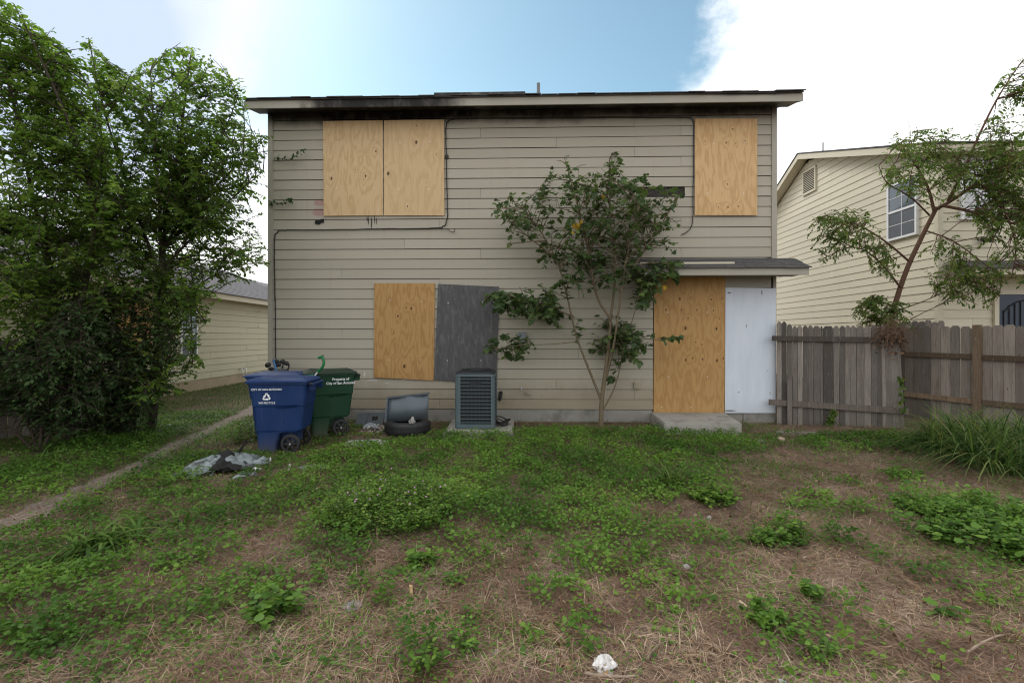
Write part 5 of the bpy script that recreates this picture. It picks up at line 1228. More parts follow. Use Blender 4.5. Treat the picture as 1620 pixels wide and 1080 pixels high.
crumple('plastic_bag', 'white plastic bag scrap on the blue cart lids', 'bag', atd(437, 596, 7.1), .09, .06, .035, M['bagw'], 4)
# air conditioner on its pad
pdq = [onZ(px, py, .075) for px, py in ((717, 661), (813, 659), (812, 683.5), (701, 683.5))]
pad = thing('concrete_pad', 'square concrete pad under the air conditioner', 'slab', (pdq[0] + pdq[2])/2*(1, 1, 0))
MB().hexa([p*(1, 1, 0) + (0, 0, -.1) for p in (pdq[3], pdq[2], pdq[1], pdq[0])], [pdq[3], pdq[2], pdq[1], pdq[0]]).build('slab', M['concrete'], pad, bevel=.012)
SLABS.append((min(p[0] for p in pdq) + .04, max(p[0] for p in pdq) - .02, min(p[1] for p in pdq) + .03, 0))
al = onZ(719, 678.5, .075); ar = onZ(783, 678.5, .075); aw = ar[0] - al[0]; ah = onplane(751, 590, al, (0, 1, 0))[2] - .075; ad_ = aw*.98
ac = thing('air_conditioner', 'blue grey outdoor air conditioner unit with louvred sides on the pad', 'air conditioner', (al[0] + aw/2, al[1] + ad_/2, .075))
M['acp'] = mat_simple('ac_paint', (.08, .115, .128), .42, .1, .12, 6, 0, .4, (.16, .15, .13), 4, .35)
M['coil'] = mat_simple('ac_coil', (.022, .026, .03), .55, .3, .4, 30)
hw2, hd2 = aw/2, ad_/2
MB().rings([rrect(-hw2, hw2, -hd2, hd2, z, .06, 4) for z in (.012, .075)]).build('base_pan', M['acp'], ac, local=True)
MB().rings([rrect(-hw2 + .03, hw2 - .03, -hd2 + .03, hd2 - .03, z, .05, 3) for z in (.077, ah - .06)]).build('coil', M['coil'], ac, local=True)
fin = MB()
for k in range(26):
    x = -hw2 + .05 + (aw - .1)*k/25
    for y in (-hd2 + .022, hd2 - .028): fin.box((x - .0025, y, .08), (x + .0025, y + .006, ah - .06))
    y = -hd2 + .05 + (ad_ - .1)*k/25
    for x in (-hw2 + .022, hw2 - .028): fin.box((x, y - .0025, .08), (x + .006, y + .0025, ah - .06))
tag(fin.build('fins', mat_simple('fin_metal', (.055, .06, .065), .5, .5), ac, local=True), kind='stuff')
pw = .018
for sx in (-1, 1):
    for sy in (-1, 1):
        w1 = pw if (sx, sy) != (-1, -1) else .07
        q = [(sx*hw2, sy*(hd2 - .06)), (sx*(hw2 - .018), sy*(hd2 - .018)), (sx*(hw2 - .06), sy*hd2), (sx*(hw2 - w1 - .02), sy*hd2), (sx*(hw2 - w1 - .02), sy*(hd2 - .012)), (sx*(hw2 - .02), sy*(hd2 - .03)), (sx*(hw2 - .012), sy*(hd2 - .1)), (sx*hw2, sy*(hd2 - .1))]
        MB().prism([(a, b, .077) for a, b in q], (0, 0, ah - .077 - .055)).build('corner_post', M['acp'], ac, local=True)
nl = 13
lsrc = {}
for k in range(nl):
    z = .10 + (ah - .19)*k/(nl - 1)
    for nm, a, b in (('f', (-hw2 + .085, -hd2 - .002), (hw2 - .035, -hd2 + .014)), ('b', (-hw2 + .06, hd2 - .014), (hw2 - .06, hd2 + .002)), ('l', (-hw2 - .002, -hd2 + .08), (-hw2 + .014, hd2 - .08)), ('r', (hw2 - .014, -hd2 + .08), (hw2 + .002, hd2 - .08))):
        if nm not in lsrc:
            o = MB().box((a[0], a[1], -.005), (b[0], b[1], .005)).build('louvre', M['acp'], ac, local=True); lsrc[nm] = o
        else: o = lsrc[nm].copy(); COL.objects.link(o); o.parent = ac
        o.location = (0, 0, z)
MB().rings([rrect(-hw2 - .004, hw2 + .004, -hd2 - .004, hd2 + .004, z, .06, 4) for z in (ah - .055, ah - .02)]).build('top_rim', M['acp'], ac, local=True)
tpz = MB().rings([rrect(-hw2 + s_, hw2 - s_, -hd2 + s_, hd2 - s_, z, .06, 4) for z, s_ in ((ah - .019, .004), (ah + .005, .02), (ah + .03, .09), (ah + .034, .2))]).build('top_grille', M['coil'], ac, local=True)
gg = MB()
for r in (.08, .13, .18, .23): gg.tube([(r*math.cos(a), r*math.sin(a), ah + .04) for a in np.linspace(0, 2*math.pi, 25)], .004, 5, False)
for k in range(8): a = k*math.pi/4; gg.tube([(.05*math.cos(a), .05*math.sin(a), ah + .042), (.25*math.cos(a), .25*math.sin(a), ah + .034)], .004, 5)
gg.build('fan_guard', M['black'], tpz, local=True)
MB().box((-.08, -hd2 - .006, ah - .185), (.10, -hd2 + .01, ah - .125)).build('badge', M['coil'], ac, local=True)
wr = thing('cable_coil', 'black coiled wires on the pad beside the air conditioner', 'cable', (ac.location.x + hw2 + .1, ac.location.y + .1, .075))
for k in range(4):
    r = .09 + .02*k; MB().tube([(r*math.cos(a)*.8, r*math.sin(a)*1.3, .015 + .022*k + .03*math.sin(a*2 + k)) for a in np.linspace(0, 2*math.pi, 20)], .011, 6, False).build('loop', M['black'], wr, local=True, smooth=True)
# tyre with a bent grey cover in it and a stone
tc_ = onZ(637, 692); tyr = onZ(676, 690)[0] - tc_[0]
ty_c = gz(np.array((tc_[0], tc_[1] + tyr*.92, 0)))
ty = thing('old_tyre', 'old black car tyre lying flat by the wall', 'tyre', ty_c)
Rr, hh = tyr, .2
prof = [(Rr*.62, .035), (Rr*.66, .01), (Rr*.80, 0), (Rr*.93, .012), (Rr*.985, .04), (Rr, .07), (Rr, hh - .07), (Rr*.985, hh - .04), (Rr*.93, hh - .012), (Rr*.80, hh), (Rr*.66, hh - .01), (Rr*.62, hh - .035), (Rr*.70, hh - .05), (Rr*.86, hh - .06), (Rr*.88, .06), (Rr*.70, .05)]
n_ = 48; vs = [(r*math.cos(2*math.pi*k/n_)*(1.003 if k % 2 and r > .9*Rr else 1), r*math.sin(2*math.pi*k/n_)*(1.003 if k % 2 and r > .9*Rr else 1), z) for k in range(n_) for r, z in prof]; m_ = len(prof)
MB().add(vs, [(k*m_ + i, ((k+1) % n_)*m_ + i, ((k+1) % n_)*m_ + (i+1) % m_, k*m_ + (i+1) % m_) for k in range(n_) for i in range(m_)]).build('tread', M['black'], ty, local=True)
gr_ = MB()
for k in range(n_):
    a = 2*math.pi*k/n_; c, s = math.cos(a), math.sin(a)
    for z0_, z1_ in ((.055, .09), (.11, .145)): gr_.hexa([(Rr*c - .012*s, Rr*s + .012*c, z0_), (Rr*c + .012*s, Rr*s - .012*c, z0_), ((Rr+.007)*c + .012*s, (Rr+.007)*s - .012*c, z0_), ((Rr+.007)*c - .012*s, (Rr+.007)*s + .012*c, z0_)], [(Rr*c - .012*s, Rr*s + .012*c, z1_), (Rr*c + .012*s, Rr*s - .012*c, z1_), ((Rr+.007)*c + .012*s, (Rr+.007)*s - .012*c, z1_), ((Rr+.007)*c - .012*s, (Rr+.007)*s + .012*c, z1_)])
tag(gr_.build('tread_blocks', M['black'], ty, local=True), kind='stuff')
SLABS.append((ty_c[0] - Rr, ty_c[0] + Rr, ty_c[1] - Rr, ty_c[1] + Rr))
# bent sheet cover
yb_ = ty_c[1] - .02
cv = [(612, 669), (611, 640), (613, 630), (640, 627), (676, 622), (677, 662)]
Y0 = yb_
q = [onY(*p, Y0) for p in ((611.5, 668), (677, 662), (676.5, 622.5), (612, 629.5))]
sc_t = thing('metal_cover', 'bent blue grey metal cover standing up inside the tyre', 'scrap metal', q[0])
K = 8; fr, bk, tpv = [], [], []
for k in range(K + 1):
    t_ = k/K; lo_ = q[0]*(1-t_) + q[1]*t_ + (0, -.03*math.sin(t_*3.1), 0); hi_ = q[3]*(1-t_) + q[2]*t_ + (0, .05 + .015*math.sin(t_*9), .006*math.sin(t_*14)); fr += [lo_, lo_*.5 + hi_*.5 + (0, -.035*math.sin(t_*3.1 + .3) - .012*math.sin(t_*12), 0), hi_]
th_ = np.array((0, .012, .002)); n2_ = len(fr); fs = []
for k in range(K):
    for j in range(2): a = 3*k + j; fs += [(a, a+3, a+4, a+1), (n2_+a, n2_+a+1, n2_+a+4, n2_+a+3)]
    fs += [(3*k, n2_+3*k, n2_+3*k+3, 3*k+3), (3*k+2, 3*k+5, n2_+3*k+5, n2_+3*k+2)]
fs += [(0, 1, n2_+1, n2_), (1, 2, n2_+2, n2_+1), (3*K, n2_+3*K, n2_+3*K+1, 3*K+1), (3*K+1, n2_+3*K+1, n2_+3*K+2, 3*K+2)]
M['bluegrey'] = mat_simple('blue_grey_metal', (.085, .107, .125), .42, .1, .2, 4, 0, .5, (.09, .09, .09), 3, .5)
MB().add(fr + [p + th_ for p in fr], fs).build('sheet', M['bluegrey'], sc_t, smooth=True)
lp = MB().hexa([q[3] + (-.01, .03, -.012), q[2] + (.012, .03, -.012), q[2] + (.012, .10, -.012), q[3] + (-.01, .10, -.012)], [q[3] + (-.01, .03, .012), q[2] + (.012, .03, .012), q[2] + (.012, .10, .012), q[3] + (-.01, .10, .012)]); lp.build('folded_lip', M['bluegrey'], sc_t)
MB().hexa([q[0] + (-.03, -.02, .0), q[0] + (.01, -.03, .0), q[0] + (.01, .10, 0), q[0] + (-.03, .10, 0)], [q[3] + (-.012, .03, -.01), q[3] + (.012, .03, -.01), q[3] + (.012, .12, -.01), q[3] + (-.012, .12, -.01)]).build('side_flange', M['bluegrey'], sc_t)
M['stone'] = mat_simple('pale_stone', (.27, .26, .245), .9, 0, .2, 9, .4)
st_ = onY(652, 661, ty_c[1] - Rr*.74); crumple('stone', 'pale grey stone sitting on the rim of the tyre', 'stone', np.array((st_[0], st_[1], .2 + .02)), .065, .05, .07, M['stone'], 8)
# panel leaning on the wall, plate and rubble
pq = [onY(px, py, y) for px, py, y in ((561, 687, -.62), (604, 685, -.55), (610, 652, -.10), (567, 653, -.12))]
for p in pq[:2]: p[2] = .02
pn = thing('fallen_plastic_sheet', 'blue grey plastic panel with a square hole leaning on the wall behind the tyre', 'panel', pq[0])
def qd(m, u0, u1, v0, v1, t_=.015, off=0.):
    f = lambda u, v: (pq[0]*(1-u) + pq[1]*u)*(1-v) + (pq[3]*(1-u) + pq[2]*u)*v + np.array((0, -off, off*.4))
    c = [f(u0, v0), f(u1, v0), f(u1, v1), f(u0, v1)]; m.hexa([p + (0, t_, -t_*.4) for p in c], c); return m
m = MB(); qd(m, 0, .38, 0, 1); m.build('panel', M['bluegrey'], pn)
m = MB(); qd(m, .395, .56, 0, 1); qd(m, .78, 1, 0, 1); qd(m, .56, .78, 0, .40); qd(m, .56, .78, .70, 1); m.build('panel', M['bluegrey'], pn)
m = MB(); qd(m, .58, .66, .42, .68, .004, .006); qd(m, .68, .76, .42, .68, .004, .006); m.build('opening', M['dark'], pn)
def plate(name, label, cat, pxs, th, mat, zb=0., tilt=0.):
    P = [onZ(px, py, zb + th) for px, py in pxs]; c = sum(P)/len(P); c[2] = zb
    for p in P: p[2] += float(gh(p[0], p[1])) + (p[1] - c[1])*tilt
    o = MB().prism([p - (0, 0, th) for p in P], (0, 0, th)).build(name, mat, None, loc=c); return tag(o, label, cat)
plate('concrete_scrap', 'flat pale grey slab fragment in front of the tyre', 'slab', [(543, 703), (552, 697), (575, 695), (600, 694), (618, 697), (612, 701), (585, 704), (560, 706)], .03, mat_simple('pale_slab', (.45, .45, .45), .8, 0, .2, 8, .3))
pc2 = onY(586, 679, -.78); wp = thing('dish', 'round pale plate among the rubble beside the tyre', 'dish', pc2)
rg = [[pc2 + np.array((r*math.cos(a), y_ - .5*r*math.sin(a)*0, r*math.sin(a)*.8)) for a in np.linspace(0, 2*math.pi, 20, endpoint=False)] for r, y_ in ((.13, 0), (.125, -.012), (.09, .0), (.0001, .005))]
MB().rings(rg, False).build('plate', mat_simple('pale_dish', (.50, .55, .60), .35), wp)
tk = [onY(562, 688, -.75), onY(580, 681, -.7), onY(590, 671, -.6)]; tag(MB().tube(tk, [.02, .022, .016], 7).build('charred_stick', mat_simple('charred_wood', (.018, .016, .015), .9), None, loc=tk[0]), 'charred black stick leaning on the panel', 'stick')
rb = Cloud(); n = 260
xx = rng.uniform(onZ(556, 692)[0], onZ(612, 692)[0], n); yy = rng.uniform(-1.15, -.55, n)
TET = [(-.5, -.4, 0), (.5, -.5, 0), (.1, .5, .1), (0, 0, .6)]
rb.add(np.stack((xx, yy, gh(xx, yy) + .005), 1), runit(n), runit(n), rng.uniform(.02, .09, n), TET, [(0, 1, 2), (0, 3, 1), (1, 3, 2), (2, 3, 0)])
M['rub'] = mat_leaf('rubble_bits', [(.03, .028, .026), (.14, .12, .11), (.25, .2, .16), (.62, .63, .65)], 0, .8)
tag(rb.build('rubble', M['rub']), kind='stuff')
crumple('broken_cup', 'small white broken cup in the rubble', 'cup', onY(567, 682, -.8), .03, .03, .03, M['bagw'], 12, 1)
# burnt foil sheet
fc_ = onZ(357, 742); ft = thing('foil_sheet', 'crumpled silver sheet with charred black pieces lying in the grass', 'sheet', gz(fc_))
dW = np.dot(fc_ - CAM, FW); W_ = 82*dW/FPX; H_ = 26*dW*dW/(CAM[2]*FPX)
nx_, ny_ = 26, 14; vs, fs = [], []; r_ = random.Random(3)
for j in range(ny_):
    for i in range(nx_):
        u, v = i/(nx_-1)*2 - 1, j/(ny_-1)*2 - 1; e = max(0, 1 - u*u*.9 - v*v*.8)
        vs.append((u*W_/2*(1 + .08*r_.uniform(-1, 1)) + v*.18, v*H_/2*(1 + .1*r_.uniform(-1, 1)) + u*.06, .012 + .11*e**.8*(1 - .4*u) + r_.uniform(0, .06)*(.3 + e)))
for j in range(ny_-1):
    for i in range(nx_-1):
        u, v = (i + .5)/(nx_-1)*2 - 1, (j + .5)/(ny_-1)*2 - 1
        if u*u + v*v*.8 + r_.uniform(-.25, .25) < 1.0: a = j*nx_ + i; fs.append((a, a+1, a+1+nx_, a+nx_))
g = NT('silver_foil'); v_ = g.coord('Object'); nn_ = g.noise(v_, 5, 5, .65); col = g.mix(g.rng_(nn_, .48, .62), (.21, .245, .25), (.08, .085, .08)); col = g.mix(g.rng_(g.noise(v_, 11, 5, .65), .55, .64), col, (.03, .03, .03))
M['foil'] = g.done(col, g.rng_(nn_, .3, .7, .35, .6), .35, .5)
m = MB(); m.add(vs, fs); fo_ = m.build('sheet', M['foil'], ft, local=True); sd_ = fo_.modifiers.new('thickness', 'SOLIDIFY'); sd_.thickness = .003
M['char'] = mat_simple('charcoal', (.012, .011, .011), .8, 0, .5, 12)
for k, (px, py, sx, sy, sz) in enumerate(((360, 741, .14, .10, .14), (353, 748, .10, .08, .10), (368, 748, .12, .06, .06), (340, 750, .08, .06, .05), (374, 735, .10, .05, .09), (352, 730, .09, .06, .10))):
    o = crumple('charred_piece', None, None, onZ(px, py), sx, sy, sz, M['char'], 30 + k, 2); o.location = Vector(o.location) - Vector(ft.location); o.location.z += .05; o.parent = ft
a = onZ(372, 730); o = MB().tube([a + (0, 0, .05), a + (.13, .02, .24)], [.02, .012], 5).build('charred_piece', M['char'], ft)
for k, (px, py) in enumerate(((310, 752), (325, 748), (395, 740), (405, 745), (385, 752), (378, 757), (392, 733), (305, 757), (366, 722), (328, 731), (400, 752), (388, 747))):
    o = crumple('foil_scrap', None, None, onZ(px, py), r_.uniform(.04, .1), r_.uniform(.03, .07), r_.uniform(.02, .05), M['foil'] if k % 3 else M['bagw'], 60 + k, 2); o.location = Vector(o.location) - Vector(ft.location); o.parent = ft
plate('grey_sheet', 'flat grey sheet scrap half sunk in the grass right of the foil', 'sheet', [(470, 741), (488, 737), (510, 735), (524, 735), (520, 740), (500, 743), (480, 744)], .012, mat_simple('grey_sheet', (.27, .29, .29), .6, 0, .25, 12))
# litter in the foreground
M['paper'] = mat_simple('white_paper', (.58, .57, .56), .7, 0, .12, 14)
crumple('crumpled_paper', 'crumpled white paper on the straw near the bottom middle', 'paper', onZ(957, 1053), .062, .05, .036, M['paper'], 5, 3)
plate('wood_chip', 'small pale wood block lying upright on the straw left of centre', 'wood chip', [(648, 940), (653, 940), (652.5, 927), (647.5, 927)], .016, mat_simple('fresh_wood', (.52, .36, .17), .7))
crumple('foil_scrap', 'grey foil scrap on the straw at lower left of centre', 'scrap', onZ(558, 962), .055, .05, .016, mat_simple('dull_grey_scrap', (.20, .20, .21), .7, 0, .4, 30), 6, 3)
crumple('paper_scrap', 'tiny white paper scrap on the straw right of centre', 'scrap', onZ(1005, 920), .014, .014, .016, M['paper'], 7, 1)
crumple('bone_fragment', 'short pale twig end on the straw left of the crumpled paper', 'stick', onZ(785, 1039), .03, .016, .016, M['stone'], 9, 1)
crumple('paper_scrap', 'blue and white wrapper scrap at the bottom edge on the right', 'scrap', onZ(1239, 1075), .025, .02, .014, mat_simple('wrapper', (.45, .5, .66), .4, 0, .4, 40), 11, 1)
crumple('stone', 'grey stone on the straw by the green clump right of centre', 'stone', onZ(1122, 818), .03, .025, .025, M['stone'], 13, 2)
crumple('stone', 'pinkish stone on bare ground by the concrete step', 'stone', onZ(1235, 695), .07, .05, .05, mat_simple('pink_stone', (.36, .27, .21), .9), 14, 2)
crumple('stone', 'dark grey stone at the right of the lower middle weeds', 'stone', onZ(1087, 898), .03, .022, .03, M['stone'], 15, 2)
crumple('paper_scrap', 'white scrap in the left middle of the green weeds', 'scrap', onZ(669, 758), .03, .02, .015, M['paper'], 16, 1)
plate('pale_board', 'thin pale strip of board lying on the ground near the step', 'board', [(1200, 692), (1213, 693), (1212, 696), (1199, 695)], .02, M['concrete'])
plate('pale_board', 'grey flat board lying along the foot of the grey fence', 'board', [(1228, 680), (1290, 682), (1290, 685), (1228, 683)], .025, M['fence_a'])
plate('wood_chip', 'thin upright pale chip in the grass right of the foil', 'wood chip', [(455, 746), (459, 745), (460, 736), (457, 735)], .02, M['paper'])
crumple('paper_scrap', 'white scrap standing between the foil and the blue cart', 'scrap', onZ(428, 731), .014, .014, .05, M['paper'], 17, 1)
def stick(label, pxs, r=.008, mat=None):
    P = [onZ(px, py) for px, py in pxs]
    for p in P: p[2] = float(gh(p[0], p[1])) + r + .012
    P = sm_poly(P); tag(MB().tube(P, list(np.linspace(r, r*.6, len(P))), 6).build('stick', mat or M['bark_m'], None, loc=P[0]), label, 'stick')
stick('pale bent stick lying at the bottom edge under the crumpled paper', [(925, 1070), (950, 1074), (985, 1076), (1010, 1075)], .006, mat_simple('bleached_stick', (.30, .235, .18), .8))
stick('brown stick slanting up right of the crumpled paper', [(1022, 1052), (1040, 1030), (1062, 1018), (1085, 1008)], .008)
stick('long thin straw coloured stalk right of the lower middle', [(1030, 915), (1055, 945), (1078, 980)], .003, mat_simple('straw_stalk', (.36, .29, .18), .8))
stick('bleached stick lying in the straw near the lower right corner', [(1530, 1037), (1552, 1022), (1580, 1008), (1588, 1008)], .006, mat_simple('bleached_stick_b', (.30, .23, .17), .8))
stick('dark twig lying on the straw below the centre', [(905, 975), (935, 985), (958, 1000), (975, 1002)], .005, M['bark'])
stick('dark broken branch lying on the straw in the lower right', [(1285, 962), (1320, 965), (1358, 964)], .008, M['bark'])
stick('short pale stick between the two lower right green clumps', [(1170, 955), (1182, 963)], .007, mat_simple('bleached_stick_c', (.45, .36, .25), .8))
stick('thin pale stalk on the ground beside the tall grass', [(1530, 743), (1543, 752), (1552, 762)], .007, M['bark_m'])
q0_, q1_ = onZ(545, 703), onZ(612, 693)
SLABS += [(q0_[0], q1_[0], q0_[1], q1_[1]), (onZ(556, 690)[0], onZ(602, 690)[0], -1.2, 0)]
SLABS += [(c1[0] - .3, c1[0] - .02, c1[1] - .22, c1[1] + .22)]

# ================================================================ FILLING THE YARD
t0_ = 0
# dry straw
st = Cloud()
for n, pw_, L0, L1, w0, w1 in ((190000, 1.0, .02, .11, .0008, .0021), (230000, 1.7, .03, .15, .0016, .0038)):
    x, y, d = scatter(n, 1.8, 9.2, pw_); x, y, d = keep(x, y, d); D, H = cover(x, y)
    k = rng.random(len(x)) > D*.75; k &= (x > -3.6 + (y + 8.6)*-.15) | (rng.random(len(x)) < .35); x, y, D = x[k], y[k], D[k]; n = len(x)
    dirs = rng.normal(size=(n, 3))*(1, 1, .16); dirs[:, 2] = np.abs(dirs[:, 2]); dirs /= np.linalg.norm(dirs, axis=1, keepdims=True)
    base = np.stack((x, y, gh(x, y) + rng.random(n)**2*.03), 1)
    clump = np.clip(fbm(x, y, 5, 91)*1.2 - .1 + rng.normal(size=n)*.22, 0, 1)
    st.blades(base, dirs, rng.uniform(L0, L1, n), rng.uniform(w0, w1, n), rng.uniform(.02, .22, n), 2, clump)
tag(st.build('dry_straw', M['straw']), kind='stuff')
# low green leaves
cv1, cv2 = Cloud(), Cloud()
def cover_leaves(cl, n, pw_, s0_, s1_, tmpl, tf, thin, hk, wid=1., dmax=9.6):
    x, y, d = scatter(n, 1.8, dmax, pw_); x, y, d = keep(x, y, d); D, H = cover(x, y); k = rng.random(len(x)) < D**1.3*thin; x, y, H, D = x[k], y[k], H[k], D[k]; n = len(x)
    hh = H*(rng.random(n)**.6)*hk*(.4 + 1.1*fbm(x, y, 4, 51)); nr = np.tile((0, 0, 1.), (n, 1)) + rng.normal(size=(n, 3))*.42
    ax = rng.normal(size=(n, 3))*(1, 1, .35)
    cl.add(np.stack((x, y, gh(x, y) + .006 + hh), 1), ax, nr, rng.uniform(s0_, s1_, n), tmpl, tf, np.clip(1.5*(fbm(x, y, 1.7, 61) - .5) + .38 + .6*(rng.random(n) - .45), 0, 1), wid); return n
print('clover', cover_leaves(cv1, 210000, 1.45, .016, .034, CLOVER, CLOVER_F, .85, 1.0))
print('leaf', cover_leaves(cv2, 330000, 1.4, .014, .032, LEAF, LEAF_F, .8, 1.25, 1.25))
print('round', cover_leaves(cv2, 60000, 1.2, .018, .04, ROUND, LEAF_F, .55, 1.3))
tag(cv1.build('clover_cover', M['clover']), kind='stuff'); tag(cv2.build('weed_cover', M['clover_b']), kind='stuff')
# tiny sprouts everywhere between the straw
x, y, d = scatter(260000, 1.8, 9, 1.35); x, y, d = keep(x, y, d); k = rng.random(len(x)) < np.clip((fbm(x, y, 2.1, 52) - .40)*3.0 + .10 + .25*np.clip((-x - .5)/2, 0, 1), .05, .8)
dp = np.full_like(x, 9.)
for i in range(0, 90, 2): dp = np.minimum(dp, np.hypot(x - pc_[i, 0], y - pc_[i, 1]) - hw_[i])
k &= (dp > -.02) & (rng.random(len(x)) < .75); x, y = x[k], y[k]; n = len(x); ts = Cloud()
ts.add(np.stack((x, y, gh(x, y) + .008 + .02*rng.random(n)), 1), rng.normal(size=(n, 3))*(1, 1, .35), np.tile((0, 0, 1.), (n, 1)) + rng.normal(size=(n, 3))*.4, rng.uniform(.007, .017, n), ROUND, LEAF_F, np.clip(rng.random(n)*.7 + .4*fbm(x, y, 2, 66), 0, 1))
tag(ts.build('sprouts', M['clover_b']), kind='stuff')
# fine short grass
gs = Cloud()
x, y, d = scatter(60000, 1.8, 16, 1.3, 1.1); x, y, d = keep(x, y, d); D, H = cover(x, y)
k = rng.random(len(x)) < np.clip((fbm(x, y, 1.4, 81) - .46)*2.6, .02, .6)*(.25 + .75*(D < .8)); lft = (x < -3.9) & (y > -5); k |= lft & (rng.random(len(x)) < .8)
dp = np.full_like(x, 9.)
for i in range(0, 90, 2): dp = np.minimum(dp, np.hypot(x - pc_[i, 0], y - pc_[i, 1]) - hw_[i])
k &= dp > -.04; x, y = x[k], y[k]; n = len(x)
dirs = rng.normal(size=(n, 3))*(.5, .5, .2) + np.array((0, 0, .9)); dirs /= np.linalg.norm(dirs, axis=1, keepdims=True)
gs.blades(np.stack((x, y, gh(x, y)), 1), dirs, rng.uniform(.04, .12, n), rng.uniform(.003, .006, n), rng.uniform(.2, .8, n), 3, np.clip(rng.random(n)*.6 + .4*fbm(x, y, 3, 7), 0, 1))
tag(gs.build('short_grass', M['grass']), kind='stuff')
# lawn in the gap between the houses, far part
gl = Cloud(); n = 70000; yy = rng.uniform(-2.5, 14, n); xx = rng.uniform(-9.4, -4.35, n)
dp = np.full_like(xx, 9.)
for i in range(0, 90, 2): dp = np.minimum(dp, np.hypot(xx - pc_[i, 0], yy - pc_[i, 1]) - hw_[i])
k = (dp > 0) & (rng.random(n) < np.clip(fbm(xx, yy, 1.3, 5)*2.6 - .4, .25, 1)); xx, yy = xx[k], yy[k]; n = len(xx)
dirs = rng.normal(size=(n, 3))*(.5, .5, .2) + np.array((0, 0, .9)); dirs /= np.linalg.norm(dirs, axis=1, keepdims=True)
gl.blades(np.stack((xx, yy, gh(xx, yy)), 1), dirs, rng.uniform(.04, .10, n), rng.uniform(.006, .012, n), rng.uniform(.2, .8, n), 2); tag(gl.build('side_lawn', M['grass']), kind='stuff')
# fallen leaves and bits among the straw
lf = Cloud(); x, y, d = scatter(7000, 1.8, 9, 1.3); x, y, d = keep(x, y, d); k = rng.random(len(x)) < np.clip((fbm(x, y, 1.9, 37) - .38)*4, .1, 1); x, y = x[k], y[k]; n = len(x)
lf.add(np.stack((x, y, gh(x, y) + .008 + .012*rng.random(n)), 1), rng.normal(size=(n, 3))*(1, 1, .3), np.tile((0, 0, 1.), (n, 1)) + rng.normal(size=(n, 3))*.5, rng.uniform(.01, .045, n)*rng.uniform(.5, 1, n), LEAF, LEAF_F, None, 1.2)
tag(lf.build('leaf_litter', mat_leaf('dead_leaf', [(.05, .03, .02), (.11, .06, .035), (.2, .12, .07), (.30, .21, .13), (.34, .31, .27)], .1, .8)), kind='stuff')
# dead red brown stubs
ds = Cloud(); x, y, d = scatter(5200, 1.8, 7.5, 1.2); x, y, d = keep(x, y, d); k = (fbm(x, y, 2, 27) > .48) & (x > -3.6); x, y = x[k], y[k]; n = len(x); dirs = rng.normal(size=(n, 3))*(.45, .45, .1) + np.array((0, 0, .8)); dirs /= np.linalg.norm(dirs, axis=1, keepdims=True)
ds.blades(np.stack((x, y, gh(x, y)), 1), dirs, rng.uniform(.03, .10, n), rng.uniform(.003, .006, n), rng.uniform(0, .15, n), 2); tag(ds.build('dead_stubs', M['stalk']), kind='stuff')

# plants one can point at
def grass_clump(label, px, py, n, L0, L1, rad, w=(.006, .013), mat='grass_d', droop=(.5, 1.3), name='grass_clump', ry=None, tilt=.45):
    c = gz(onZ(px, py)); t = Cloud(); a = rng.uniform(0, 2*math.pi, n); r = np.sqrt(rng.random(n)); bx, by = c[0] + rad*r*np.cos(a), c[1] + (ry or rad)*r*np.sin(a)
    dirs = np.stack((rng.normal(size=n)*tilt, rng.normal(size=n)*tilt, np.full(n, 1.)), 1); dirs /= np.linalg.norm(dirs, axis=1, keepdims=True)
    t.blades(np.stack((bx, by, gh(bx, by) - .005), 1), dirs, rng.uniform(L0, L1, n), rng.uniform(*w, n), rng.uniform(*droop, n), 6)
    return tag(t.build(name, M[mat], None, loc=c), label, 'grass')
grass_clump('big clump of tall arching grass along the right fence', 1598, 722, 2000, .55, 1.25, .95, (.006, .015), ry=.62, droop=(.35, 1.0), tilt=.36)
grass_clump('tall arching grass at the right edge nearest the camera', 1630, 745, 900, .5, 1.15, .6, (.006, .015), ry=.45, droop=(.4, 1.1), tilt=.4)
grass_clump('few tall grass blades at the left end of the big grass clump', 1490, 712, 160, .35, .9, .22, (.007, .014))
grass_clump('tuft of upright grass in the green weeds right of centre', 1060, 768, 170, .18, .42, .13, (.005, .010), 'grass', (.3, .9))
grass_clump('young broad bladed grass plant in the left foreground', 140, 872, 46, .30, .55, .14, (.014, .026), 'grass', (.5, 1.2), tilt=.4)
grass_clump('second broad bladed grass plant right of the first in the left foreground', 205, 862, 30, .26, .48, .12, (.012, .022), 'grass', (.5, 1.2), tilt=.4)
grass_clump('single tall grass shoot above the left weeds', 285, 830, 14, .2, .4, .05, (.010, .018), 'grass', (.5, 1.2))
grass_clump('wispy grass along the dark shrub at the left edge', 50, 745, 70, .3, .6, .3, (.006, .012), 'grass', (.4, 1.))
grass_clump('tuft of half dry grass near the bottom right of centre', 1120, 1035, 130, .06, .17, .10, (.002, .005), 'straw', (.2, .8), tilt=.6)
grass_clump('tuft of dry grass blades at the bottom left', 560, 905, 120, .08, .2, .2, (.002, .005), 'straw', (.2, .9), tilt=.7)
grass_clump('feathery grass tuft in front of the blue cart', 405, 722, 140, .10, .3, .16, (.004, .009), 'grass', (.5, 1.2), tilt=.6)
grass_clump('bright grass tuft before the concrete step', 1065, 702, 120, .10, .28, .16, (.004, .009), 'grass', (.4, 1.), tilt=.5)
grass_clump('pale dry grass patch on the right of the green weeds', 1250, 745, 420, .06, .16, .42, (.002, .005), 'grass', (.2, .9), ry=.4, tilt=.5)
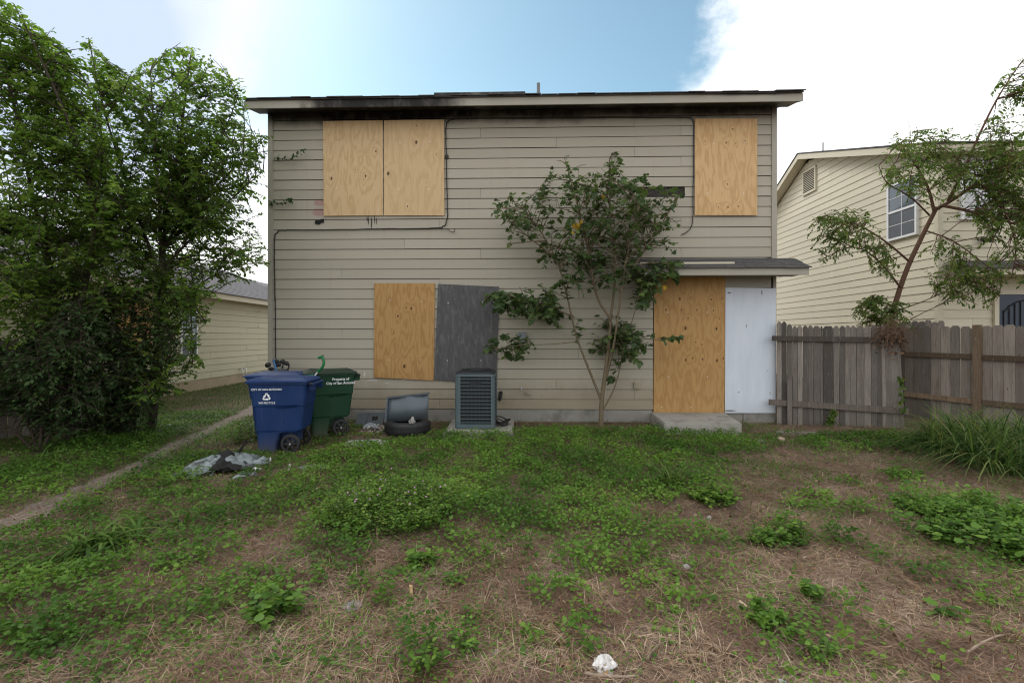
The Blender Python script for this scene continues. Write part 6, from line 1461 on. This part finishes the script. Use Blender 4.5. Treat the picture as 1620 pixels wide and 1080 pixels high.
def weed(label, px, py, n_st, h, n_leaf, ls, mat='clover_b', spread=.6, name='weed', tmpl=LEAF, tf=LEAF_F, wid=1., cat='weed', rad=.03, ry=None):
    c = gz(onZ(px, py)); t = thing(name, label, cat, c); m = MB(); P, D = [], []
    for k in range(n_st):
        a = rng.uniform(0, 6.28); r = rad*math.sqrt(rng.random()); b = c + (r*math.cos(a), (ry or rad)*r/rad*math.sin(a), 0); b[2] = float(gh(b[0], b[1]))
        d = np.array((rng.normal()*spread, rng.normal()*spread, 1.)); d /= np.linalg.norm(d); pts = curve_from(b, d, h*rng.uniform(.5, 1.1), .25, 5); m.tube(pts, [.003, .0028, .0024, .002, .0017, .0014], 4, False)
        f = np.linspace(.25, 1, n_leaf)*(len(pts) - 1.001); i = f.astype(int); P.append(pts[i] + (pts[i+1] - pts[i])*(f - i)[:, None]); a_ = np.arange(n_leaf)*2.4 + rng.uniform(0, 6); D.append(np.stack((np.cos(a_), np.sin(a_), rng.uniform(-.2, .35, n_leaf)), 1))
    m.build('stems', mat_simple(name + '_stem', (.07, .085, .03), .7), t)
    P, D = np.concatenate(P), np.concatenate(D); cl = Cloud(); cl.add(P, D, np.tile((0, 0, 1.), (len(P), 1)) + rng.normal(size=(len(P), 3))*.25, ls*rng.uniform(.6, 1.2, len(P)), tmpl, tf, None, wid); cl.build('leaves', M[mat], t, kind='stuff'); return t, c
wb_, wc = weed('rounded bushy weed mound with tiny pink flowers in the left middle of the yard', 612, 822, 330, .30, 14, 0.032, 'clover', .5, 'weed_bush', rad=.52, ry=.40)
fl = Cloud(); n = 60; a = rng.uniform(0, 6.28, n); r = np.sqrt(rng.random(n)); fl.add(np.stack((wc[0] - .05 + .55*r*np.cos(a), wc[1] + .42*r*np.sin(a), .2 + .12*rng.random(n)), 1), runit(n), runit(n), .014, ROUND, LEAF_F); fl.build('flowers', mat_simple('pink_petal', (.45, .22, .42), .6), wb_, kind='stuff')
weed('light green pointed leaf weed alone on the straw left of centre', 663, 893, 9, .14, 11, 0.07, 'clover_b', .7, rad=.04, wid=.75)
weed('small bright yellow green weed right of the pointed leaf weed', 718, 921, 6, .08, 7, .04, 'clover_b', .6, rad=.03)
weed('broad leaf vine weed mass at the right edge, front part', 1590, 862, 110, .22, 11, 0.055, 'clover_b', .9, rad=.5, ry=.3, tmpl=ROUND)
weed('broad leaf vine weed mass at the right edge, back part', 1520, 812, 100, .2, 11, 0.052, 'clover_b', .9, rad=.45, ry=.25, tmpl=ROUND)
weed('large leaved green weed on the left beside the straw', 438, 975, 20, .18, 10, 0.052, 'clover_b', .7, rad=.1, tmpl=ROUND, wid=.9)
weed('single seedling with four wide leaves in the lower right', 1492, 975, 2, .08, 4, .085, 'clover_b', .4, rad=.01, wid=1.1)
weed('upright weed at the bottom centre left, taller one', 738, 1040, 9, .15, 12, 0.03, 'clover_b', .5, rad=.05)
weed('upright weed at the bottom centre left, shorter one', 672, 1062, 12, .14, 12, 0.03, 'clover_b', .6, rad=.08)
weed('round green weed clump on the straw before the tuft of upright grass', 1130, 793, 60, .16, 12, 0.034, 'clover', .6, rad=.18, tmpl=ROUND)
weed('low green clump on the straw in the right middle', 1230, 856, 50, .13, 11, 0.034, 'clover_b', .8, rad=.2, ry=.12, tmpl=ROUND)
weed('small green weed alone in the lower right of centre', 1278, 946, 10, .1, 11, 0.036, 'clover_b', .6, rad=.04, tmpl=ROUND)
weed('small green weed in the lower right with trailing leaves', 1300, 1035, 10, .1, 11, 0.034, 'clover_b', .8, rad=.06)
weed('pair of round leaf weeds right of the lower middle', 1215, 985, 16, .13, 11, 0.036, 'clover_b', .6, rad=.09, tmpl=ROUND)
weed('feathery green weed beside the path in front of the blue carts', 388, 700, 34, .3, 12, .045, 'grass', .5, rad=.16, wid=.5)
